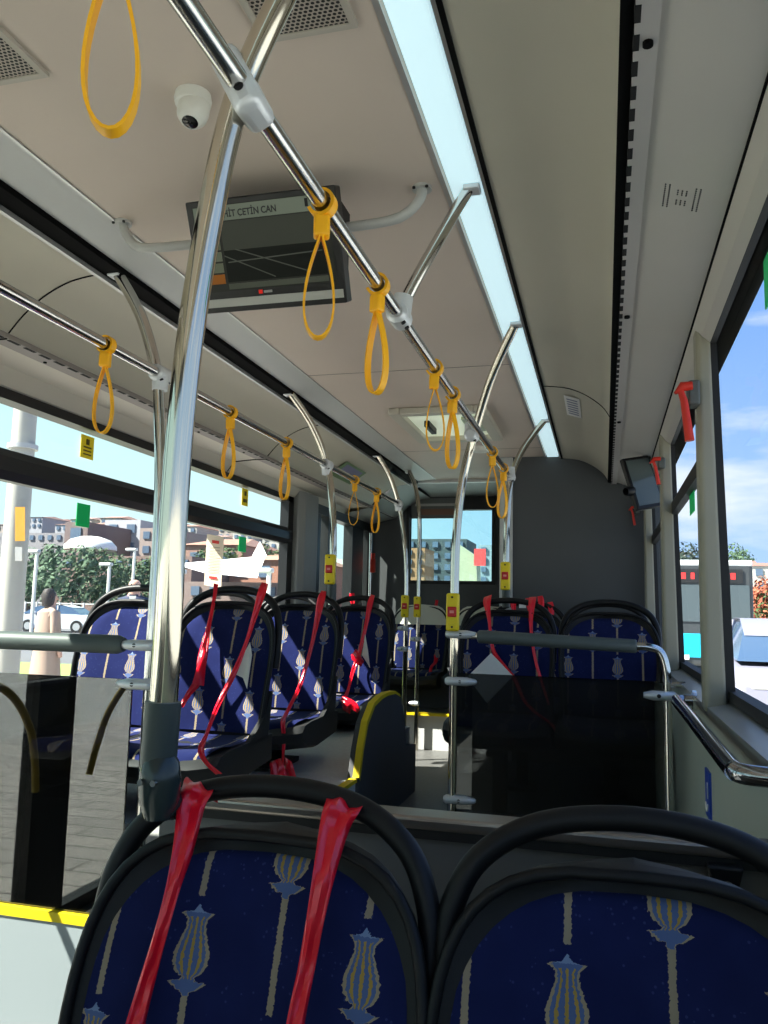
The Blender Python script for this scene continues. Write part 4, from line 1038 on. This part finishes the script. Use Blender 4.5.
# lamp posts
for i, (px, Y, top) in enumerate(((117/3.49, 24, 553), (375/3.49, 26, 566), (460/3.49, 30, 551), (169+12, 20, 574), (268, 18, 573))):
    g_ = ground_at(px, Y); zt = P3(px, top, Y).z
    o = empty('street_lamp', tuple(g_), ['slim lamp post with flat head left of the woman', 'slim lamp post above the white car', 'thin lamp post directly above the bald man outside', 'short white lamp beside the bright pole behind the notice', 'short white lamp before the canopy at right end'][i], 'street lamp', 'slim white street lamps')
    wput(MB().tube([g_, (g_.x, g_.y, zt)], .06, 8).build('post', WHITE), o)
    wput(MB().box((g_.x-.40, g_.y-.1, zt), (g_.x+.10, g_.y+.1, zt+.12)).build('lamp_head', LGREY, bevel=.04), o)
# big lamp column near
g_ = Vector((ray(22, 600).x*5.6, 5.6, GZ)) if False else None
t = P3(11, 600, 5.8); pb = Vector((t.x, 5.8, GZ))
o = empty('street_column', tuple(pb), 'thick cream street column close outside the left window', 'column')
wput(MB().tube([pb, pb+Vector((.0, 0, 3.2)), pb+Vector((0, 0, 8))], [.115, .095, .085], 24).build('shaft', mat('column_cream', (.42, .405, .36), .6)), o)
wput(MB().tube([pb+Vector((0, 0, ZC-GZ+1.30)), pb+Vector((0, 0, ZC-GZ+1.34))], .125, 24).build('collar', mat('column_grey', (.45, .46, .46), .5)), o)
def onposter(px0, py0, px1, py1, yy): return [at(px0, py0, yy), at(px1, py0, yy), at(px1, py1, yy), at(px0, py1, yy)]
wput(MB().add(onposter(15, 507, 25, 541, 5.67), [(0, 1, 2, 3)]).build('yellow_sign', mat('sign_orange', (.45, .20, .01), .5), smooth=False), o)
wput(MB().add(onposter(15, 547, 22, 561, 5.67), [(0, 1, 2, 3)]).build('small_plate', mat('sign_grey', (.28, .28, .28), .5), smooth=False), o)

# white car and others
def make_car(name, M, body, lab, L=4.4, W_=1.8, H_=1.45, group='cars outside', van=False):
    """side profile prism, rounded; local x = length, y = width"""
    o = empty(name, M.translation, lab, 'car', group); 
    lower = [(-L/2, .35), (-L/2+.02, .75), (-L/2+.25, .92), (-L*.28, .98), (L*.22, 1.0), (L/2-.25, .88), (L/2-.02, .7), (L/2, .35), (L/2-.3, .22), (-L/2+.3, .22)]
    cab = [(-L*.36, .93), (-L*.22, 1.32), (-L*.08, H_), (L*.14, H_-.01), (L*.27, 1.3), (L*.40, .97)]
    k = MB(); n_ = len(lower)
    for sy in (-1, 1): pass
    rows = []
    for y, s_ in ((-W_/2, .97), (-W_/2+.08, 1), (W_/2-.08, 1), (W_/2, .97)):
        rows.append([M @ Vector((x*s_, y, z)) for x, z in lower])
    k.grid(rows, True); k.add(rows[0], [tuple(range(n_))]); k.add(rows[-1], [tuple(range(n_))])
    rows = [[M @ Vector((x, y*(1-.22*max(0, (z-.95)/.5)), z)) for x, z in cab] for y in (-W_/2+.06, -W_/2+.12, W_/2-.12, W_/2-.06)]
    k2 = MB().grid(rows); k2.add(rows[0], [tuple(range(6))]); k2.add(rows[-1], [tuple(range(6))])
    wput(k.build('body', body, bevel=.05), o)
    wput(k2.build('cabin_glass', mat('car_glass', (.06, .10, .17), .1)), o)
    rf = [(x, z+.012) for x, z in cab[1:5]]
    rows = [[M @ Vector((x, y, z)) for x, z in rf] for y in (-W_/2*.76, 0, W_/2*.76)]
    wput(MB().grid(rows).build('roof', body), o)
    pl = MB()
    for sy in (-1, 1):
        for x in (-L*.05,): pl.tube([M @ Vector((x, sy*(W_/2-.06), .95)), M @ Vector((x+.05, sy*(W_/2*.78), H_-.02))], .035, 6)
    wput(pl.build('door_pillar', body), o)
    for x in (-L*.31, L*.31):
        for sy in (-1, 1):
            c_ = Vector((x, sy*(W_/2-.08), .33))
            w = MB().tube([M @ (c_-Vector((0, .11, 0))), M @ (c_+Vector((0, .11, 0)))], .33, 18).build('wheel', BLKR); wput(w, o)
            w2 = MB().tube([M @ (c_-Vector((0, .115, 0))), M @ (c_+Vector((0, .115, 0)))], .2, 12).build('hubcap', ALU); wput(w2, o)
    hl = MB(); tl_ = MB()
    for sy in (-1, 1):
        hl.box((L/2-.22, sy*.55-.2, .62), (L/2+.0, sy*.55+.2, .80), M)
        tl_.box((-L/2-.0, sy*.6-.15, .65), (-L/2+.1, sy*.6+.15, .8), M)
    wput(hl.build('headlight', mat('headlight', (.75, .72, .68), .15), bevel=.04), o)
    wput(tl_.build('tail_light', RED, bevel=.03), o)
    wput(MB().box((L/2-.08, -.5, .35), (L/2+.015, .5, .55), M).build('grille', BLK, bevel=.02), o)
    wput(MB().box((L/2-.02, -.25, .42), (L/2+.03, .25, .53), M).build('number_plate', WHITE, smooth=False), o)
    mr = MB()
    for sy in (-1, 1): mr.box((L*.2, sy*(W_/2+.0)-.0, .95), (L*.2+.15, sy*(W_/2+.2), 1.1), M)
    wput(mr.build('mirror', body, bevel=.03), o)
    return o
g_ = ground_at(62, 38)
make_car('car', Matrix.Translation((g_.x, 38, GZ)) @ Matrix.Rotation(math.radians(190), 4, 'Z'), mat('car_white', (.62, .65, .68), .3), 'white saloon car parked outside the left window', L=4.3)
# silver car on the right, facing us
make_car('car', Matrix.Translation((2.72, 14, GZ)) @ Matrix.Rotation(math.radians(-93), 4, 'Z'), mat('car_silver', (.30, .29, .36), .3, .2), 'silver-lilac car seen through the nearest right window', L=4.5, W_=1.85, H_=1.55)
# bus on the right
bc = (3.3, 23.5); o = empty('city_bus', (bc[0], bc[1], GZ), 'dark and turquoise city bus with red destination sign outside the right windows', 'bus')
x0, x1 = 1.55, 3.6; y = 22; zt = P3(700, 563, 22).z
wput(MB().box((x0, y, GZ+.35), (x1, y+11, zt)).build('body', mat('bus_dark', (.055, .06, .065), .3), smooth=False, bevel=.1), o)
wput(MB().box((x0+.02, y-.04, GZ+.55), (x1-.02, y+.5, GZ+1.15)).build('front_band', mat('bus_turquoise', (.02, .42, .60), .3), smooth=False, bevel=.03), o)
wput(MB().box((x0+.1, y-.03, GZ+1.45), (x1-.1, y+.2, zt-.55)).build('windscreen', mat('bus_glass', (.08, .10, .11), .08), smooth=False), o)
wput(MB().box((x0, y-.02, zt-.08), (x1, y+11, zt+.08)).build('roof', mat('bus_roof', (.6, .62, .64), .4), smooth=False, bevel=.05), o)
wput(MB().box((x0+.25, y-.045, zt-.50), (x1-.25, y-.02, zt-.16)).build('destination_sign', mat('sign_dark', (.02, .02, .022), .4), smooth=False), o)
k = MB(); rn = random.Random(5); xx = x0+.35
while xx < x1-.45:
    w_ = rn.uniform(.06, .14); k.box((xx, y-.05, zt-.41), (xx+w_, y-.044, zt-.25)); xx += w_+rn.choice((.03, .03, .12))
wput(k.build('blurred_red_line', mat('led_red', (.6, .03, .03), .5, emit=.6), smooth=False), o)
wput(MB().box((x0+.15, y-.05, GZ+.5), (x0+.5, y, GZ+.62)).box((x1-.5, y-.05, GZ+.5), (x1-.15, y, GZ+.62)).build('headlight', WHITE, smooth=False), o)
for xx in (x0+.1, x1-.4):
    for yy in (y+2, y+8.5): wput(MB().tube([(xx, yy, GZ+.48), (xx+.3, yy, GZ+.48)], .48, 18).build('wheel', BLKR), o)
# blue car
# right buildings & trees
house(735, 775, 583, 75, 10, (.62, .50, .46), (.50, .22, .18), 'long low building with dull red roof on the right', 5, 1, roofh=2.2)
house(752, 800, 566, 70, 10, (.78, .76, .70), (.55, .25, .20), 'white house with red roof at the right picture edge', 3, 3)
house(650, 694, 552, 90, 14, (.48, .45, .38), None, 'beige balcony apartment block seen between the right pillars', 4, 6)
for i, (px, Y, top, r, mm) in enumerate(((686, 80, 552, 4, mat('leaf_dark', (.03, .05, .04), .8)), (698, 82, 554, 4, mat('leaf_dark', (.03, .05, .04), .8)), (735, 90, 549, 3, GR2), (742, 92, 553, 2.6, GR2), (760, 34, 588, 1.3, GR), (768, 30, 585, 1.3, mat('leaf_autumn', (.45, .14, .08), .8)), (752, 40, 590, 1.2, mat('leaf_autumn', (.45, .14, .08), .8)), (780, 30, 590, 1.5, GR))):
    g_ = ground_at(px, Y); tree(tuple(g_), r, P3(px, top, Y).z-GZ, ['dark tree left of the near pillar', 'dark tree touching the near right pillar', 'hazy tall tree right of the near pillar', 'smaller hazy tree right of the near pillar', 'small green street tree above the silver car', 'small autumn-red tree at the right edge', 'autumn-red shrub tree beyond the silver car', 'green shrub at the right edge'][i], mm, 40+i, 'trees on the right side')
# rear window view
house(404, 424, 548, 34, 2, (.62, .32, .16), None, 'orange apartment block seen in the rear window', 2, 3)
o = house(404, 466, 539, 38, 3, (.10, .13, .14), None, 'dark glass building with balconies seen in the rear window', 5, 4)
V = [P3(455, 542, 30), P3(476, 556, 30), P3(480, 660, 30), P3(455, 660, 30)]
o = MB().add(V+[v+Vector((0, 1, 0)) for v in V], [(0, 1, 2, 3), (7, 6, 5, 4), (0, 4, 5, 1), (1, 5, 6, 2), (2, 6, 7, 3), (3, 7, 4, 0)]).build('gable_building', mat('cream_wall', (.36, .35, .24), .7), smooth=False); tag(o, 'pale yellow gabled wall in the rear window', 'building')
o = MB().box(P3(474, 556, 29.5)-Vector((0, 0, .35)), P3(486, 549, 29.6)).build('red_sign', mat('sign_red', (.75, .06, .06), .5), smooth=False); tag(o, 'red sign beside the pale gable in the rear window', 'sign')
house(478, 500, 545, 36, 6, (.40, .50, .55), None, 'blue-grey block at the right of the rear window', 2, 4)

# ------------------------------------------------------------------ people outside
def person(loc, rz, parts, lab, scale=1, clothes=None, hair=None):
    """one skinned body standing; joints in local metres"""
    sk = dict(pel=(0, 0, .95, .13), sp=(0, .0, 1.15, .125), ch=(0, 0, 1.35, .14), ne=(0, -.01, 1.50, .055), he=(0, -.02, 1.60, .085), ht=(0, -.01, 1.70, .075),
              sl=(-.17, 0, 1.42, .06), el=(-.23, .02, 1.15, .045), wl=(-.22, -.08, .92, .032), sr=(.17, 0, 1.42, .06), er=(.23, .02, 1.15, .045), wr=(.22, -.08, .92, .032),
              hl=(-.22, -.10, .84, .03), hr=(.22, -.10, .84, .03),
              tl=(-.09, 0, .88, .095), kl=(-.10, -.02, .50, .065), al=(-.10, .03, .09, .042), fl=(-.11, -.12, .04, .038), tr=(.09, 0, .88, .095), kr=(.10, -.02, .50, .065), ar=(.10, .03, .09, .042), fr=(.11, -.12, .04, .038))
    names = list(sk); E_ = [('pel', 'sp'), ('sp', 'ch'), ('ch', 'ne'), ('ne', 'he'), ('he', 'ht'), ('ch', 'sl'), ('sl', 'el'), ('el', 'wl'), ('wl', 'hl'), ('ch', 'sr'), ('sr', 'er'), ('er', 'wr'), ('wr', 'hr'), ('pel', 'tl'), ('tl', 'kl'), ('kl', 'al'), ('al', 'fl'), ('pel', 'tr'), ('tr', 'kr'), ('kr', 'ar'), ('ar', 'fr')]
    me = bpy.data.meshes.new('person'); me.from_pydata([tuple(c*scale for c in sk[n_][:3]) for n_ in names], [(names.index(a), names.index(b_)) for a, b_ in E_], [])
    o = bpy.data.objects.new('person', me); C.objects.link(o)
    bpy.context.view_layer.objects.active = o
    md = o.modifiers.new('s', 'SKIN')
    for i, n_ in enumerate(names):
        sv = me.skin_vertices[0].data[i]; sv.radius = (sk[n_][3]*scale,)*2; sv.use_root = (n_ == 'pel')
    o.modifiers.new('ss', 'SUBSURF').levels = 2; o.modifiers['ss'].render_levels = 2
    bpy.context.view_layer.update()
    me2 = bpy.data.meshes.new_from_object(o.evaluated_get(bpy.context.evaluated_depsgraph_get()))
    o.modifiers.clear(); o.data = me2
    skin = mat('skin', (.55, .33, .25), .6); me2.materials.clear(); me2.materials.append(skin); me2.materials.append(clothes[0]); me2.materials.append(clothes[1])
    for p in me2.polygons:
        z = p.center.z/scale; x = abs(p.center.x)/scale
        p.material_index = 0 if (z > 1.50 or (x > .17 and z < .92 and z > .7)) else (1 if z > .92 else 2)
        p.use_smooth = True
    o.location = loc; o.rotation_euler = (0, 0, rz); tag(o, lab, 'person')
    # clothing and hair, in the local frame
    if parts == 'coat':
        MB().lathe([(.07*scale, 1.49*scale), (.17*scale, 1.43*scale), (.20*scale, 1.2*scale), (.19*scale, 1.0*scale), (.24*scale, .6*scale), (.25*scale, .5*scale)], Matrix.Scale(.8, 4, (0, 1, 0)), 20).build('coat', clothes[0], o)
    else:
        MB().lathe([(.07*scale, 1.50*scale), (.18*scale, 1.44*scale), (.20*scale, 1.2*scale), (.19*scale, .85*scale)], Matrix.Scale(.8, 4, (0, 1, 0)), 20).build('jacket', clothes[0], o)
        MB().prism([(-.045, 1.49*scale), (.045, 1.49*scale), (0, 1.25*scale)], -.165*scale, -.15*scale, 'y').build('shirt_front', WHITE, o, smooth=False)
    if hair:
        MB().lathe([(.01, 1.745*scale), (.06*scale, 1.73*scale), (.095*scale, 1.66*scale), (.09*scale, 1.58*scale), (.075*scale, 1.50*scale)], Matrix.Translation((0, .02, 0)), 14).build('hair', hair, o)
    f = MB()
    for sx in (-1, 1): f.lathe([(.001, .01), (.009, .006), (.01, 0)], Matrix.Translation((sx*.03*scale, -.1*scale, 1.63*scale)) @ Matrix.Rotation(math.pi/2, 4, 'X'), 8)
    f.build('eyes', INK, o)
    MB().prism([(-.13*scale, 1.585*scale), (-.095*scale, 1.585*scale), (-.09*scale, 1.63*scale)], -.01, .01, 'x').build('nose', skin, o, smooth=False)
    MB().box((-.02*scale, -.105*scale, 1.555*scale), (.02*scale, -.095*scale, 1.562*scale)).build('mouth', INKR, o, smooth=False)
    return o
g_ = ground_at(50, 9.3)
person((g_.x, 9.3, GZ), math.radians(150), 'coat', 'woman in long beige coat with dark hair, walking away outside the left window', 1.0, (mat('coat_beige', (.36, .26, .20), .8), mat('trousers_dark', (.05, .05, .06), .8)), mat('hair_dark', (.03, .022, .02), .6))
g_ = ground_at(134, 9.5)
person((g_.x, 9.5, GZ+.1), math.radians(25), 'suit', 'bald man in dark suit and white shirt standing outside behind the window seat', 1.05, (mat('suit_navy', (.03, .04, .08), .8), mat('suit_navy2', (.03, .035, .06), .8)))

# ------------------------------------------------------------------ light
sun = bpy.data.lights.new('sun', 'SUN'); sun.energy = 15; sun.angle = .009; sun.color = (1, .95, .86)
so = bpy.data.objects.new('sun', sun); C.objects.link(so)
SD = Vector((.50, .30, -.60)).normalized()
so.rotation_euler = SD.to_track_quat('-Z', 'Y').to_euler()
def lamp(x, y, z, sx, sy, e, col, rot=(0, 0, 0)):
    L_ = bpy.data.lights.new('cabin_lamp', 'AREA'); L_.shape = 'RECTANGLE'; L_.size = sx; L_.size_y = sy; L_.energy = e; L_.color = col
    q = bpy.data.objects.new('cabin_lamp', L_); C.objects.link(q); q.location = (x, y, z); q.rotation_euler = rot; return q
w = bpy.data.worlds.new('sky'); bpy.context.scene.world = w; w.use_nodes = True; n, l = w.node_tree.nodes, w.node_tree.links
bg = n['Background']; tc = n.new('ShaderNodeTexCoord'); sx = n.new('ShaderNodeSeparateXYZ'); l.new(tc.outputs['Generated'], sx.inputs[0])
M = lambda op, a, b_=None, c=None: mathn(n, l, op, a, b_, c)
def rgbmix(f, a, b_):
    x = n.new('ShaderNodeMix'); x.data_type = 'RGBA'
    l.new(f, x.inputs[0])
    for q, s in ((a, 6), (b_, 7)):
        if isinstance(q, tuple): x.inputs[s].default_value = (*q, 1)
        else: l.new(q, x.inputs[s])
    return x.outputs[2]
side = n.new('ShaderNodeMapRange'); side.inputs[1].default_value = -.35; side.inputs[2].default_value = .08; l.new(sx.outputs[0], side.inputs[0])
elev = n.new('ShaderNodeMapRange'); elev.inputs[1].default_value = -.02; elev.inputs[2].default_value = .45; l.new(sx.outputs[2], elev.inputs[0])
left = rgbmix(elev.outputs[0], (.80, 1.0, 1.0), (.50, .88, .98))
right = rgbmix(elev.outputs[0], (.52, .72, 1.0), (.16, .36, .85))
nz = n.new('ShaderNodeTexNoise'); nz.inputs['Scale'].default_value = 3.2; nz.inputs['Detail'].default_value = 7; nz.inputs['Roughness'].default_value = .55
mp = n.new('ShaderNodeMapping'); mp.inputs['Scale'].default_value = (1.4, 1.4, 5); l.new(tc.outputs['Generated'], mp.inputs[0]); l.new(mp.outputs[0], nz.inputs['Vector'])
cl = n.new('ShaderNodeMapRange'); cl.inputs[1].default_value = .50; cl.inputs[2].default_value = .68; l.new(nz.outputs['Fac'], cl.inputs[0])
right = rgbmix(M('MULTIPLY', cl.outputs[0], .85), right, (.86, .90, .97))
col = rgbmix(side.outputs[0], left, right)
l.new(col, bg.inputs[0]); bg.inputs[1].default_value = .95

# ------------------------------------------------------------------ camera
cd = bpy.data.cameras.new('camera'); co = bpy.data.objects.new('camera', cd); C.objects.link(co)
cd.sensor_fit = 'VERTICAL'; cd.sensor_height = 36; cd.lens = F/1024*36; cd.clip_start = .02; cd.clip_end = 1000
co.matrix_world = Matrix(((rt.x, up.x, -fw.x, CAM.x), (rt.y, up.y, -fw.y, CAM.y), (rt.z, up.z, -fw.z, CAM.z), (0, 0, 0, 1)))
S = bpy.context.scene; S.camera = co
S.view_settings.view_transform = 'Standard'; S.view_settings.look = 'None'; S.view_settings.gamma = .93; S.view_settings.exposure = .36
S.cycles.max_bounces = 10; S.cycles.diffuse_bounces = 5; S.cycles.glossy_bounces = 4; S.cycles.transparent_max_bounces = 16
S.cycles.use_denoising = True; S.cycles.sample_clamp_indirect = 6; S.cycles.caustics_reflective = False
for o in bpy.data.objects:
    if '_world' in o: del o['_world']
